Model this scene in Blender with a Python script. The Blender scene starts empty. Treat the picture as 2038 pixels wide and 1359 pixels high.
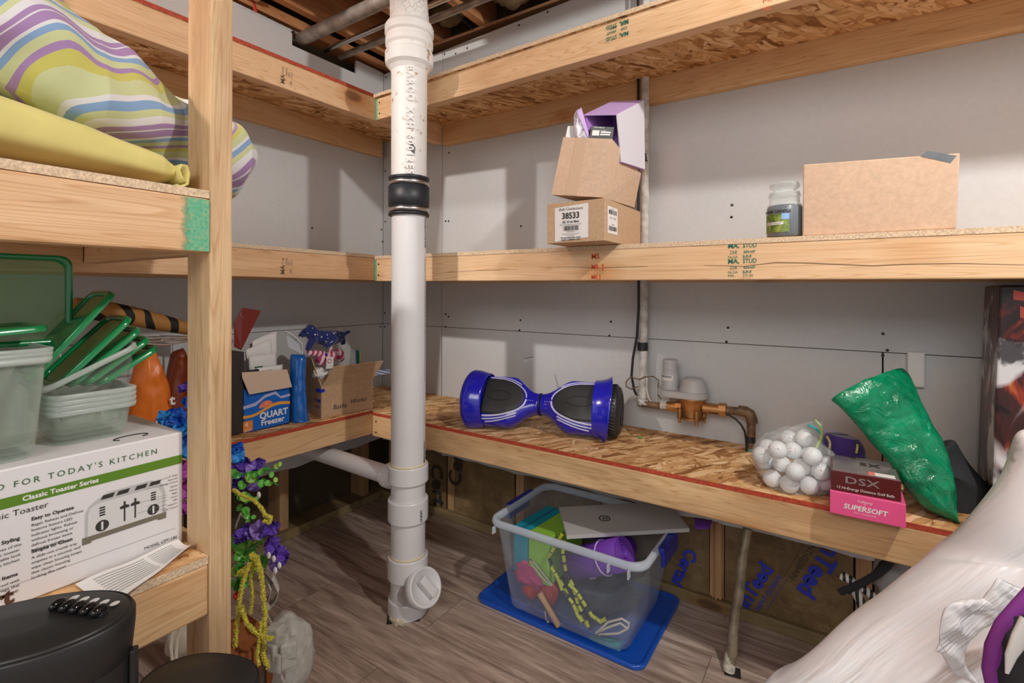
import bpy, bmesh, math, random
from mathutils import Vector, Matrix, Euler, noise
R = math.radians
random.seed(7)
sc = bpy.context.scene
COL = sc.collection
# ---------------------------------------------------------------- camera
CF, CYP, CYAW, CROLL = 986.28, 577.46, 0.589, 0.0029
CC = Vector((1.9533, -1.7378, 1.0596))
FW = Vector((-math.sin(CYAW), math.cos(CYAW), 0)); RT0 = Vector((math.cos(CYAW), math.sin(CYAW), 0)); UP0 = Vector((0, 0, 1))
RT = RT0*math.cos(CROLL)+UP0*math.sin(CROLL); UP = UP0*math.cos(CROLL)-RT0*math.sin(CROLL)
cam = bpy.data.objects.new('camera', bpy.data.cameras.new('camera')); COL.objects.link(cam); sc.camera = cam
cam.data.sensor_width = 36; cam.data.lens = 36*CF/2038
cam.data.shift_y = -(679.5-CYP)/2038
cam.data.clip_start = 0.02
cm = Matrix((RT, UP, -FW)).transposed().to_4x4(); cm.translation = CC; cam.matrix_world = cm
def at(x, y, ax, v):
    r = FW+RT*((x-1019)/CF)-UP*((y-CYP)/CF)
    if ax == 'd': t = v
    else:
        i = 'xyz'.index(ax); t = (v-CC[i])/r[i]
    return CC+r*t
# ---------------------------------------------------------------- light
sc.view_settings.view_transform = 'Standard'; sc.view_settings.look = 'None'
sc.view_settings.gamma = 1; sc.view_settings.use_curve_mapping = False
sc.view_settings.exposure = 0.88
w = bpy.data.worlds.new('world'); sc.world = w; w.use_nodes = True
w.node_tree.nodes['Background'].inputs[0].default_value = (0.97, 0.985, 1.0, 1)
w.node_tree.nodes['Background'].inputs[1].default_value = 0.36
def lamp(name, kind, loc, power, size, col=(1, .955, .90), rot=None):
    l = bpy.data.lights.new(name, kind); l.energy = power; l.color = col
    if kind == 'POINT': l.shadow_soft_size = size
    else: l.shape = 'RECTANGLE'; l.size = size[0]; l.size_y = size[1]
    o = bpy.data.objects.new(name, l); COL.objects.link(o); o.location = loc
    if rot: o.rotation_euler = rot
    return o
lamp('ceiling_bulb', 'POINT', (2.6, -1.1, 2.12), 38, .035)
lamp('ceiling_bulb', 'POINT', (0.5, -2.6, 2.45), 86, .05)
lamp('soft_fill', 'AREA', (2.2, -3.2, 2.2), 20, (1.6, 1.2), (1, .97, .93), (R(40), 0, R(10)))  # added broad fill light behind the camera, not a fixture of the room
# ---------------------------------------------------------------- object helpers
WM = {}
def reg(o, M): WM[o.name] = M
def tag(o, label=None, cat=None, group=None, kind=None):
    if label: o['label'] = label
    if cat: o['category'] = cat
    if group: o['group'] = group
    if kind: o['kind'] = kind
    return o
def frame(loc, xdir=(1, 0, 0), zdir=(0, 0, 1)):
    z = Vector(zdir).normalized(); x = Vector(xdir); x = (x-z*x.dot(z)).normalized(); y = z.cross(x)
    M = Matrix((x, y, z)).transposed().to_4x4(); M.translation = Vector(loc); return M
def thing(name, label, cat, loc=(0, 0, 0), rot=(0, 0, 0), group=None, M=None):
    o = bpy.data.objects.new(name, None); COL.objects.link(o); o.empty_display_size = .05
    if M is None: M = Matrix.Translation(Vector(loc)) @ Euler(rot).to_matrix().to_4x4()
    o.matrix_world = M; reg(o, M)
    return tag(o, label, cat, group)
class MB:
    def __init__(s): s.v = []; s.f = []; s.m = []; s.sm = []
    def add(s, vs, fs, mi=0, smooth=False):
        b = len(s.v); s.v += [tuple(v) for v in vs]
        for f in fs: s.f.append(tuple(b+i for i in f)); s.m.append(mi); s.sm.append(smooth)
        return s
    def hexa(s, p, mi=0):   # 8 points: bottom 4 ccw, top 4 ccw
        return s.add(p, [(3, 2, 1, 0), (4, 5, 6, 7), (0, 1, 5, 4), (1, 2, 6, 5), (2, 3, 7, 6), (3, 0, 4, 7)], mi)
    def box(s, lo, hi, mi=0):
        x0, y0, z0 = lo; x1, y1, z1 = hi
        return s.hexa([(x0, y0, z0), (x1, y0, z0), (x1, y1, z0), (x0, y1, z0), (x0, y0, z1), (x1, y0, z1), (x1, y1, z1), (x0, y1, z1)], mi)
    def obox(s, c, size, M=None, mi=0):
        c = Vector(c); hx, hy, hz = [k/2 for k in size]; M = M or Matrix.Identity(3)
        return s.hexa([c+M@Vector(q) for q in ((-hx, -hy, -hz), (hx, -hy, -hz), (hx, hy, -hz), (-hx, hy, -hz), (-hx, -hy, hz), (hx, -hy, hz), (hx, hy, hz), (-hx, hy, hz))], mi)
    def tube(s, pts, r, n=10, mi=0, cap=True, closed=False, smooth=True, flat=None):
        pts = [Vector(p) for p in pts]; N = len(pts); rs = r if isinstance(r, (list, tuple)) else [r]*N
        ref = None; vs = []
        for i, p in enumerate(pts):
            if closed: d = pts[(i+1) % N]-pts[i-1]
            else: d = pts[min(i+1, N-1)]-pts[max(i-1, 0)]
            if d.length < 1e-9: d = Vector((0, 0, 1))
            d.normalize()
            if ref is None: ref = Vector((0, 0, 1)) if abs(d.z) < .9 else Vector((1, 0, 0))
            a = ref-d*ref.dot(d)
            if a.length < 1e-6: a = d.orthogonal()
            a.normalize(); ref = a; b = d.cross(a)
            for k in range(n):
                t = 2*math.pi*k/n
                fa, fb = flat if flat else (1, 1)
                vs.append(p+(a*math.cos(t)*fa+b*math.sin(t)*fb)*rs[i])
        fs = []
        for i in range(N if closed else N-1):
            j = (i+1) % N
            for k in range(n): fs.append((i*n+k, i*n+(k+1) % n, j*n+(k+1) % n, j*n+k))
        s.add(vs, fs, mi, smooth)
        if cap and not closed:
            s.add(vs[:n], [tuple(range(n-1, -1, -1))], mi); s.add(vs[-n:], [tuple(range(n))], mi)
        return s
    def rings(s, prof, n=48, c=(0, 0, 0), M=None, mi=0):
        for a, b_ in zip(prof, prof[1:]): s.lathe([a, b_], n, c, M, mi)
        return s
    def lathe(s, prof, n=32, c=(0, 0, 0), M=None, mi=0, smooth=True, sx=1, sy=1):
        c = Vector(c); M = M or Matrix.Identity(3); vs = []
        for (r, z) in prof:
            for k in range(n):
                t = 2*math.pi*k/n; vs.append(c+M@Vector((r*math.cos(t)*sx, r*math.sin(t)*sy, z)))
        fs = [(i*n+k, i*n+(k+1) % n, (i+1)*n+(k+1) % n, (i+1)*n+k) for i in range(len(prof)-1) for k in range(n)]
        return s.add(vs, fs, mi, smooth)
    def grid(s, fn, nu, nv, mi=0, smooth=True, cu=False):
        vs = [fn(i/(nu if cu else nu-1), j/(nv-1)) for i in range(nu) for j in range(nv)]
        fs = [(i*nv+j, ((i+1) % nu)*nv+j, ((i+1) % nu)*nv+j+1, i*nv+j+1) for i in range(nu if cu else nu-1) for j in range(nv-1)]
        return s.add(vs, fs, mi, smooth)
    def prism(s, outl, z0, z1, mi=0, M=None, c=(0, 0, 0)):
        M = M or Matrix.Identity(3); c = Vector(c); n = len(outl)
        vs = [c+M@Vector((x, y, z0)) for x, y in outl]+[c+M@Vector((x, y, z1)) for x, y in outl]
        return s.add(vs, [tuple(range(n-1, -1, -1)), tuple(range(n, 2*n))]+[(i, (i+1) % n, n+(i+1) % n, n+i) for i in range(n)], mi)
    def ball(s, c, r, mi=0, nu=16, nv=10, sc_=(1, 1, 1), M=None):
        c = Vector(c); M = M or Matrix.Identity(3)
        def fn(u, v):
            a = 2*math.pi*u; b = math.pi*(v-.5)
            return c+M@Vector((r*sc_[0]*math.cos(a)*math.cos(b), r*sc_[1]*math.sin(a)*math.cos(b), r*sc_[2]*math.sin(b)))
        return s.grid(fn, nu, nv, mi, True, True)
    def mesh(s, name):
        me = bpy.data.meshes.new(name); me.from_pydata(s.v, [], s.f)
        me.polygons.foreach_set('material_index', s.m); me.polygons.foreach_set('use_smooth', s.sm); me.update(); return me
def put(name, me, mats, parent=None, world=True, bevel=0, sub=0, solid=0, label=None, loc=None, recalc=False):
    """links a mesh as ONE object; world: vertices are world coordinates"""
    if isinstance(me, MB): me = me.mesh(name)
    if recalc:
        b = bmesh.new(); b.from_mesh(me); bmesh.ops.remove_doubles(b, verts=b.verts, dist=1e-5); bmesh.ops.recalc_face_normals(b, faces=b.faces); b.to_mesh(me); b.free()
    for m in (mats if isinstance(mats, (list, tuple)) else [mats]): me.materials.append(m)
    o = bpy.data.objects.new(name, me); COL.objects.link(o)
    M = Matrix.Identity(4)
    if parent is not None:
        o.parent = parent; PM = WM.get(parent.name, Matrix.Identity(4))
        if world: o.matrix_parent_inverse = PM.inverted(); M = Matrix.Identity(4)
        else: M = PM.copy()
    elif loc is not None: o.location = loc; M = Matrix.Translation(Vector(loc))
    reg(o, M)
    if solid:
        d = o.modifiers.new('solid', 'SOLIDIFY'); d.thickness = solid; d.offset = 0
    if bevel:
        d = o.modifiers.new('bevel', 'BEVEL'); d.width = bevel; d.segments = 2; d.limit_method = 'ANGLE'; d.angle_limit = R(40)
    if sub:
        d = o.modifiers.new('sub', 'SUBSURF'); d.levels = sub; d.render_levels = sub
    if label: o['label'] = label
    return o
def single(name, mb, mats, label, cat, group=None, M=None, kind=None, **k):
    """a thing that is one mesh; M places it (vertices local)"""
    o = put(name, mb, mats, None, **k)
    if M is not None: o.matrix_world = M; reg(o, M)
    return tag(o, label, cat, group, kind)
def textmesh(s, size=.05, align='LEFT', ext=0.0, shear=0, space=1, bold=0, squeeze=1):
    cu = bpy.data.curves.new('t', 'FONT'); cu.body = s; cu.size = size; cu.align_x = align; cu.extrude = ext; cu.resolution_u = 2
    cu.space_character = space; cu.offset = bold; cu.shear = shear
    o = bpy.data.objects.new('t', cu); COL.objects.link(o); bpy.context.view_layer.update()
    me = bpy.data.meshes.new_from_object(o.evaluated_get(bpy.context.evaluated_depsgraph_get()))
    bpy.data.objects.remove(o); bpy.data.curves.remove(cu); me.materials.clear()
    if squeeze != 1:
        for v in me.vertices: v.co.x *= squeeze
    return me
def letters(name, lines, origin, xd, yd, mat, parent, off=.0008, world=True):
    """lines: (text,x,y,size,align[,kw]) laid in the plane at origin with x along xd and y along yd; ONE mesh"""
    xd = Vector(xd).normalized(); yd = Vector(yd).normalized(); n = xd.cross(yd); mb = MB()
    for L in lines:
        kw = L[5] if len(L) > 5 else {}
        kw = dict(kw); rot = kw.pop('rot', 0)
        me = textmesh(L[0], L[3], L[4], **kw); ca, sa = math.cos(rot), math.sin(rot)
        vs = [Vector(origin)+xd*(L[1]+v.co.x*ca-v.co.y*sa)+yd*(L[2]+v.co.x*sa+v.co.y*ca)+n*off for v in me.vertices]
        mb.add(vs, [tuple(p.vertices) for p in me.polygons]); bpy.data.meshes.remove(me)
    return put(name, mb, mat, parent, world)
def quadpatch(mb, origin, xd, yd, x0, y0, x1, y1, off=.0006, mi=0):
    xd = Vector(xd).normalized(); yd = Vector(yd).normalized(); n = xd.cross(yd); o = Vector(origin)+n*off
    return mb.add([o+xd*x0+yd*y0, o+xd*x1+yd*y0, o+xd*x1+yd*y1, o+xd*x0+yd*y1], [(0, 1, 2, 3)], mi)
def dup(root, M=None, label=None, loc=None):
    c = root.copy(); COL.objects.link(c)
    if loc is not None: c.location = loc
    if M is not None: c.matrix_world = M
    WM[c.name] = M if M is not None else Matrix.Translation(Vector(loc)) if loc is not None else Matrix.Identity(4)
    if label: c['label'] = label
    for ch in list(root.children):
        d = ch.copy(); COL.objects.link(d); d.parent = c
        for g in list(ch.children):
            e = g.copy(); COL.objects.link(e); e.parent = d
    return c
# ---------------------------------------------------------------- materials
def nt(name):
    m = bpy.data.materials.new(name); m.use_nodes = True; t = m.node_tree; b = t.nodes['Principled BSDF']; return m, t, b
def N(t, kind, **kw):
    n = t.nodes.new(kind)
    for k, v in kw.items():
        if k in n.inputs: n.inputs[k].default_value = v
        else: setattr(n, k, v)
    return n
def ramp(t, fac, stops, interp='LINEAR'):
    r = t.nodes.new('ShaderNodeValToRGB'); r.color_ramp.interpolation = interp
    while len(r.color_ramp.elements) < len(stops): r.color_ramp.elements.new(.5)
    for e, (p, c) in zip(r.color_ramp.elements, stops): e.position = p; e.color = (*c, 1) if len(c) == 3 else c
    t.links.new(fac, r.inputs[0]); return r.outputs[0]
def mix(t, a, b, fac, mode='MIX'):
    n = t.nodes.new('ShaderNodeMix'); n.data_type = 'RGBA'; n.blend_type = mode
    for s_, v in ((6, a), (7, b)):
        if hasattr(v, 'is_output'): t.links.new(v, n.inputs[s_])
        else: n.inputs[s_].default_value = (*v, 1)
    if hasattr(fac, 'is_output'): t.links.new(fac, n.inputs[0])
    else: n.inputs[0].default_value = fac
    return n.outputs[2]
def coords(t, scale=(1, 1, 1), rot=(0, 0, 0), loc=(0, 0, 0), src='Object'):
    c = t.nodes.new('ShaderNodeTexCoord'); m = t.nodes.new('ShaderNodeMapping')
    m.inputs['Scale'].default_value = scale; m.inputs['Rotation'].default_value = rot; m.inputs['Location'].default_value = loc
    t.links.new(c.outputs[src], m.inputs[0]); return m.outputs[0]
def noi(t, vec, scale, detail=3, rough=.5, dist=0):
    n = N(t, 'ShaderNodeTexNoise'); n.inputs['Scale'].default_value = scale; n.inputs['Detail'].default_value = detail
    n.inputs['Roughness'].default_value = rough; n.inputs['Distortion'].default_value = dist
    if vec is not None: t.links.new(vec, n.inputs['Vector'])
    return n.outputs['Fac']
def bump(t, b, h, s=.3, d=.002):
    n = t.nodes.new('ShaderNodeBump'); n.inputs['Strength'].default_value = s; n.inputs['Distance'].default_value = d
    t.links.new(h, n.inputs['Height']); t.links.new(n.outputs[0], b.inputs['Normal'])
def plain(name, col, rough=.5, metal=0, spec=None, var=.0, vs=20, bm=0, emit=0, alpha=None, coat=0, sheen=0):
    m, t, b = nt(name)
    b.inputs['Base Color'].default_value = (*col, 1); b.inputs['Roughness'].default_value = rough; b.inputs['Metallic'].default_value = metal
    if spec is not None: b.inputs['Specular IOR Level'].default_value = spec
    if coat: b.inputs['Coat Weight'].default_value = coat; b.inputs['Coat Roughness'].default_value = .08
    if sheen: b.inputs['Sheen Weight'].default_value = sheen
    v = coords(t)
    f = noi(t, v, vs, 4)
    if var:
        lo = tuple(c*(1-var) for c in col); hi = tuple(min(1, c*(1+var)) for c in col)
        t.links.new(ramp(t, f, [(.3, lo), (.7, hi)]), b.inputs['Base Color'])
    if bm: bump(t, b, f, bm, .003)
    return m
def wood(name, ax, lo, hi, ring=.55, knot=.8, seed=0, dirt=.0):
    m, t, b = nt(name)
    def sc3(al, ac): return tuple(al if 'xyz'[i] == ax else ac for i in range(3))
    v = coords(t, sc3(.8, 9), loc=(seed, seed*1.7, seed*.6)); f = noi(t, v, 1.6, 5, .55, .6)
    c = ramp(t, f, [(.3, lo), (.68, hi)])
    v2 = coords(t, sc3(.55, 16), loc=(seed*2, seed, 0)); w_ = N(t, 'ShaderNodeTexNoise'); w_.inputs['Scale'].default_value = 1.5; w_.inputs['Detail'].default_value = 1
    t.links.new(v2, w_.inputs['Vector'])
    mt = N(t, 'ShaderNodeMath', operation='MULTIPLY'); mt.inputs[1].default_value = 26; t.links.new(w_.outputs['Fac'], mt.inputs[0])
    fr = N(t, 'ShaderNodeMath', operation='FRACT'); t.links.new(mt.outputs[0], fr.inputs[0])
    rg = ramp(t, fr.outputs[0], [(0, (1, 1, 1)), (.62, (1, 1, 1)), (.9, (.72, .55, .38)), (1, (.95, .9, .85))])
    c = mix(t, c, rg, ring, 'MULTIPLY')
    v3 = coords(t, sc3(7, 260)); g = noi(t, v3, 1, 3, .6)
    c = mix(t, c, ramp(t, g, [(.35, (.86, .84, .82)), (.6, (1, 1, 1))]), .7, 'MULTIPLY')
    vk = coords(t, sc3(2.2, 4.5), loc=(seed+.3, .1+seed, .7)); vo = N(t, 'ShaderNodeTexVoronoi'); vo.inputs['Scale'].default_value = 1.0; t.links.new(vk, vo.inputs['Vector'])
    kc = ramp(t, vo.outputs['Distance'], [(0, (.20, .10, .05)), (.07, (.34, .18, .09)), (.10, (.8, .6, .42)), (.22, (1, 1, 1))])
    c = mix(t, c, kc, knot, 'MULTIPLY')
    if dirt:
        d = noi(t, coords(t, sc3(1.5, 6), loc=(seed, 3, 1)), 2.2, 5, .65); c = mix(t, c, ramp(t, d, [(.36, (.42, .36, .30)), (.56, (1, 1, 1))]), dirt, 'MULTIPLY')
    t.links.new(c, b.inputs['Base Color']); b.inputs['Roughness'].default_value = .62; b.inputs['Specular IOR Level'].default_value = .3
    bump(t, b, g, .25, .001)
    return m
def osb(name, tint=(1, 1, 1), plane='z', dark=1.0):
    m, t, b = nt(name); cols = None
    flakes = [(0, (.26, .12, .045)), (.14, (.50, .28, .13)), (.4, (.68, .44, .24)), (.7, (.80, .57, .35)), (1, (.92, .74, .54))]
    prev = None
    for i, (ang, off) in enumerate(((.2, 0), (1.25, 3.3), (-.9, 7.1), (2.1, 11.7))):
        wv = noi(t, coords(t, loc=(off, 0, 0)), 9, 2)
        rotv = (0, 0, ang)
        v0 = coords(t, (1, 1, 1), rotv, (off, off*.7, 0)); mp_ = t.nodes.new('ShaderNodeMapping'); mp_.inputs['Scale'].default_value = (15, 66, 66); t.links.new(v0, mp_.inputs[0]); v = mp_.outputs[0]
        a = N(t, 'ShaderNodeVectorMath', operation='ADD'); t.links.new(v, a.inputs[0])
        sc_ = N(t, 'ShaderNodeVectorMath', operation='SCALE'); sc_.inputs['Scale'].default_value = 2.2
        cb = N(t, 'ShaderNodeCombineXYZ'); t.links.new(wv, cb.inputs[0]); t.links.new(wv, cb.inputs[1]); t.links.new(cb.outputs[0], sc_.inputs[0]); t.links.new(sc_.outputs[0], a.inputs[1])
        vo = N(t, 'ShaderNodeTexVoronoi'); vo.inputs['Scale'].default_value = 1; t.links.new(a.outputs[0], vo.inputs['Vector'])
        sp = N(t, 'ShaderNodeSeparateColor'); t.links.new(vo.outputs['Color'], sp.inputs[0])
        c = ramp(t, sp.outputs[0], flakes)
        edge = ramp(t, vo.outputs['Distance'], [(.45, (1, 1, 1)), (.8, (.62, .5, .4))]); c = mix(t, c, edge, .6, 'MULTIPLY')
        if prev is None: prev = c
        else:
            k = N(t, 'ShaderNodeMath', operation='GREATER_THAN'); k.inputs[1].default_value = .55; t.links.new(sp.outputs[1], k.inputs[0])
            prev = mix(t, prev, c, k.outputs[0])
    g = noi(t, coords(t, (40, 260, 260), (0, 0, .5)), 1, 2)
    prev = mix(t, prev, ramp(t, g, [(.3, (.8, .76, .7)), (.6, (1, 1, 1))]), .6, 'MULTIPLY')
    prev = mix(t, prev, tint, 1, 'MULTIPLY')
    t.links.new(prev, b.inputs['Base Color']); b.inputs['Roughness'].default_value = .7; b.inputs['Specular IOR Level'].default_value = .25
    bump(t, b, g, .3, .0015)
    return m
def cardboard(name, col=(.56, .38, .235)):
    m, t, b = nt(name)
    f = noi(t, coords(t), 90, 4, .7); f2 = noi(t, coords(t), 5, 3)
    c = ramp(t, f, [(.3, tuple(k*.88 for k in col)), (.7, tuple(k*1.1 for k in col))])
    c = mix(t, c, ramp(t, f2, [(.3, (.9, .88, .86)), (.7, (1, 1, 1))]), .7, 'MULTIPLY')
    t.links.new(c, b.inputs['Base Color']); b.inputs['Roughness'].default_value = .75; b.inputs['Specular IOR Level'].default_value = .25
    return m
def clear(name, col=(.9, .95, .97), alpha=.25, rough=.12, bm=0, fres=True, mono=6):
    """thin clear sheet: mostly see-through with a body tint and a surface shine"""
    m = bpy.data.materials.new(name); m.use_nodes = True; t = m.node_tree; t.nodes.clear()
    out = t.nodes.new('ShaderNodeOutputMaterial'); b = t.nodes.new('ShaderNodeBsdfPrincipled'); tr = t.nodes.new('ShaderNodeBsdfTransparent')
    b.inputs['Base Color'].default_value = (*col, 1); b.inputs['Roughness'].default_value = rough
    ms = t.nodes.new('ShaderNodeMixShader')
    if fres:
        lw = t.nodes.new('ShaderNodeLayerWeight'); lw.inputs[0].default_value = .35
        mr = t.nodes.new('ShaderNodeMapRange'); mr.inputs['To Min'].default_value = alpha; mr.inputs['To Max'].default_value = min(1, alpha*2.0+.22)
        t.links.new(lw.outputs['Facing'], mr.inputs['Value']); t.links.new(mr.outputs[0], ms.inputs[0])
    else: ms.inputs[0].default_value = alpha
    tr.inputs[0].default_value = (*[min(1, .75+.25*c) for c in col], 1)
    t.links.new(tr.outputs[0], ms.inputs[1]); t.links.new(b.outputs[0], ms.inputs[2]); t.links.new(ms.outputs[0], out.inputs[0])
    if bm:
        f = noi(t, coords(t), mono, 4, .6, 1.5); bump(t, b, f, bm, .02)
    return m
PINE_LO, PINE_HI = (.64, .38, .185), (.79, .54, .30)
M = {}
for a in 'xyz':
    M['pine_'+a] = wood('pine_'+a, a, PINE_LO, PINE_HI)
M['pine_x2'] = wood('pine_x2', 'x', (.71, .45, .245), (.85, .61, .38), seed=4.2)
M['pine_y2'] = wood('pine_y2', 'y', (.69, .42, .225), (.84, .58, .36), seed=2.7)
M['pine_z2'] = wood('pine_z2', 'z', (.55, .36, .20), (.76, .55, .33), seed=1.3, dirt=.35)
M['pine_dirty'] = wood('pine_dirty', 'x', (.64, .41, .21), (.80, .56, .31), seed=8.1, dirt=.4)
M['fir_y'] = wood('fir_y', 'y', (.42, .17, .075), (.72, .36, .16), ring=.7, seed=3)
M['fir_x'] = wood('fir_x', 'x', (.30, .14, .07), (.46, .25, .13), ring=.6, seed=5)
M['stud'] = wood('stud', 'z', (.38, .22, .11), (.52, .32, .17), seed=6, dirt=.3)
M['sill'] = wood('sill', 'x', (.22, .17, .09), (.36, .27, .14), seed=9, dirt=.4)
M['osb'] = osb('osb', (1, .90, .74)); M['osb_edge'] = plain('osb_edge', (.66, .50, .34), .8, var=.30, vs=260)
M['red_edge'] = plain('red_edge', (.42, .055, .022), .7, var=.35, vs=150)
M['paint_green'] = plain('paint_green', (.10, .42, .27), .7, var=.3, vs=120)
M['dark'] = plain('dark', (.02, .018, .016), .8); M['black'] = plain('black', (.012, .012, .013), .4); M['white'] = plain('white', (.8, .8, .79), .5)
M['nail'] = plain('nail', (.035, .025, .02), .5, .4)
M['ink_green'] = plain('ink_green', (.03, .16, .10), .7); M['ink_red'] = plain('ink_red', (.55, .07, .02), .7); M['ink_black'] = plain('ink_black', (.03, .028, .026), .6)
M['ink_brown'] = plain('ink_brown', (.16, .09, .05), .7); M['ink_blue'] = plain('ink_blue', (.018, .035, .48), .5)
m, t, b = nt('drywall')
f = noi(t, coords(t), 3, 4); g = noi(t, coords(t), 60, 3)
c = ramp(t, f, [(.3, (.595, .605, .615)), (.7, (.645, .655, .665))]); c = mix(t, c, ramp(t, g, [(.3, (.96, .96, .96)), (.7, (1, 1, 1))]), 1, 'MULTIPLY')
sp = N(t, 'ShaderNodeTexVoronoi'); sp.inputs['Scale'].default_value = 9; t.links.new(coords(t, (1, 1, 1.4)), sp.inputs['Vector'])
c = mix(t, c, ramp(t, sp.outputs['Distance'], [(.012, (.35, .33, .33)), (.03, (1, 1, 1))]), .7, 'MULTIPLY')
t.links.new(c, b.inputs['Base Color']); b.inputs['Roughness'].default_value = .85; b.inputs['Specular IOR Level'].default_value = .2; M['drywall'] = m
# laminate planks: long in x
m, t, b = nt('laminate')
br = N(t, 'ShaderNodeTexBrick'); br.offset = .37; br.squash = 1
br.inputs['Scale'].default_value = 1; br.inputs['Mortar Size'].default_value = .0009; br.inputs['Brick Width'].default_value = 1.22; br.inputs['Row Height'].default_value = .19
br.inputs['Color1'].default_value = (.0, .0, .0, 1); br.inputs['Color2'].default_value = (1, 1, 1, 1); br.inputs['Mortar'].default_value = (.5, .5, .5, 1); br.inputs['Bias'].default_value = 0
t.links.new(coords(t, loc=(.35, .03, 0)), br.inputs['Vector'])
off = N(t, 'ShaderNodeVectorMath', operation='MULTIPLY_ADD'); t.links.new(br.outputs['Color'], off.inputs[0]); off.inputs[1].default_value = (3.1, 5.7, 0)
t.links.new(coords(t, (1.6, 16, 1)), off.inputs[2])
f = noi(t, off.outputs[0], 1.5, 6, .6, 1.2)
c = ramp(t, f, [(.30, (.22, .155, .125)), (.5, (.43, .325, .27)), (.70, (.64, .52, .44))])
off2 = N(t, 'ShaderNodeVectorMath', operation='MULTIPLY_ADD'); t.links.new(br.outputs['Color'], off2.inputs[0]); off2.inputs[1].default_value = (9, 4, 0); t.links.new(coords(t, (7, 190, 1)), off2.inputs[2])
g = noi(t, off2.outputs[0], 1, 3, .7)
c = mix(t, c, ramp(t, g, [(.3, (.50, .46, .43)), (.5, (1, 1, 1)), (.75, (1.0, 1.0, 1.0))]), .85, 'MULTIPLY')
vo = N(t, 'ShaderNodeTexVoronoi'); vo.inputs['Scale'].default_value = 1; t.links.new(coords(t, (2.1, 4.6, 1), loc=(.15, .5, 0)), vo.inputs['Vector'])
c = mix(t, c, ramp(t, vo.outputs['Distance'], [(0, (.25, .24, .25)), (.06, (.6, .56, .55)), (.12, (1, 1, 1))]), .6, 'MULTIPLY')
c = mix(t, c, ramp(t, br.outputs['Fac'], [(0, (1, 1, 1)), (1, (.3, .28, .26))]), 1, 'MULTIPLY')
t.links.new(c, b.inputs['Base Color']); b.inputs['Roughness'].default_value = .48; b.inputs['Specular IOR Level'].default_value = .3; bump(t, b, g, .15, .001); M['laminate'] = m
M['pvc'] = plain('pvc', (.72, .72, .74), .32, var=.03, vs=6); M['pvc_grey'] = plain('pvc_grey', (.60, .60, .62), .4, var=.04)
m, t, b = nt('painted_iron')
vo = N(t, 'ShaderNodeTexVoronoi'); vo.feature = 'DISTANCE_TO_EDGE'; vo.inputs['Scale'].default_value = 55; wv = noi(t, coords(t), 12, 3)
t.links.new(coords(t), vo.inputs['Vector'])
cr = ramp(t, vo.outputs['Distance'], [(0, (.18, .12, .08)), (.05, (.75, .72, .68)), (.1, (.78, .76, .73))])
zz = N(t, 'ShaderNodeSeparateXYZ'); tc = N(t, 'ShaderNodeTexCoord'); t.links.new(tc.outputs['Object'], zz.inputs[0])
up_ = ramp(t, zz.outputs[2], [(0, (0, 0, 0)), (1, (1, 1, 1))])
mr = N(t, 'ShaderNodeMapRange'); mr.inputs['From Min'].default_value = 1.92; mr.inputs['From Max'].default_value = 1.98; t.links.new(zz.outputs[2], mr.inputs['Value'])
basec = ramp(t, noi(t, coords(t), 26, 5, .6), [(.60, (.80, .78, .76)), (.68, (.42, .24, .11))])
mm = N(t, 'ShaderNodeMath', operation='MULTIPLY'); t.links.new(mr.outputs[0], mm.inputs[0]); t.links.new(ramp(t, wv, [(.38, (0, 0, 0)), (.5, (1, 1, 1))]), mm.inputs[1])
c = mix(t, basec, cr, mm.outputs[0]); t.links.new(c, b.inputs['Base Color']); b.inputs['Roughness'].default_value = .5; bump(t, b, noi(t, coords(t), 120, 3), .3, .002); M['iron'] = m
M['rubber'] = plain('rubber', (.018, .022, .028), .45, var=.2); M['steel'] = plain('steel', (.60, .60, .60), .28, 1, var=.1)
M['galv'] = plain('galv', (.36, .32, .29), .5, .6, var=.35, vs=18); M['brass'] = plain('brass', (.50, .26, .10), .42, .75, var=.3, vs=30)
M['copper_old'] = plain('copper_old', (.20, .12, .065), .6, .3, var=.5, vs=30); M['rustpipe'] = plain('rustpipe', (.30, .245, .17), .5, .45, var=.5, vs=22)
M['lead_paint'] = plain('lead_paint', (.60, .585, .55), .6, var=.3, vs=35, bm=.6)
M['card'] = cardboard('card'); M['card_pale'] = cardboard('card_pale', (.64, .46, .33)); M['paper'] = plain('paper', (.80, .79, .78), .7, var=.03)
# ================================================================ STRUCTURE
def struct(name, mb, mats, parent=None, **k):
    o = put(name, mb, mats, parent, **k)
    if parent is None: o['kind'] = 'structure'
    return o
mb = MB().box((-.3, -4.2, -.02), (4.6, .25, 0)); struct('floor', mb, M['laminate'])
# drywall sheets with hairline gaps between them
G = .0012
def wtop(x): return 2.160+.034*x
mb = MB()
def rsheet(x0, x1, z0, z1, tops=False):
    za, zb = (wtop(x0), wtop(x1)) if tops else (z1, z1)
    mb.hexa([(x0+G, 0, z0), (x1-G, 0, z0), (x1-G, .0127, z0), (x0+G, .0127, z0), (x0+G, 0, za-G), (x1-G, 0, zb-G), (x1-G, .0127, zb-G), (x0+G, .0127, za-G)])
SEAM = .888
XSV = at(1757, 705, 'y', 0).x
rsheet(0, .40, SEAM+G, 0, True); rsheet(.40, 3.4, SEAM+G, 0, True)
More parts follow.
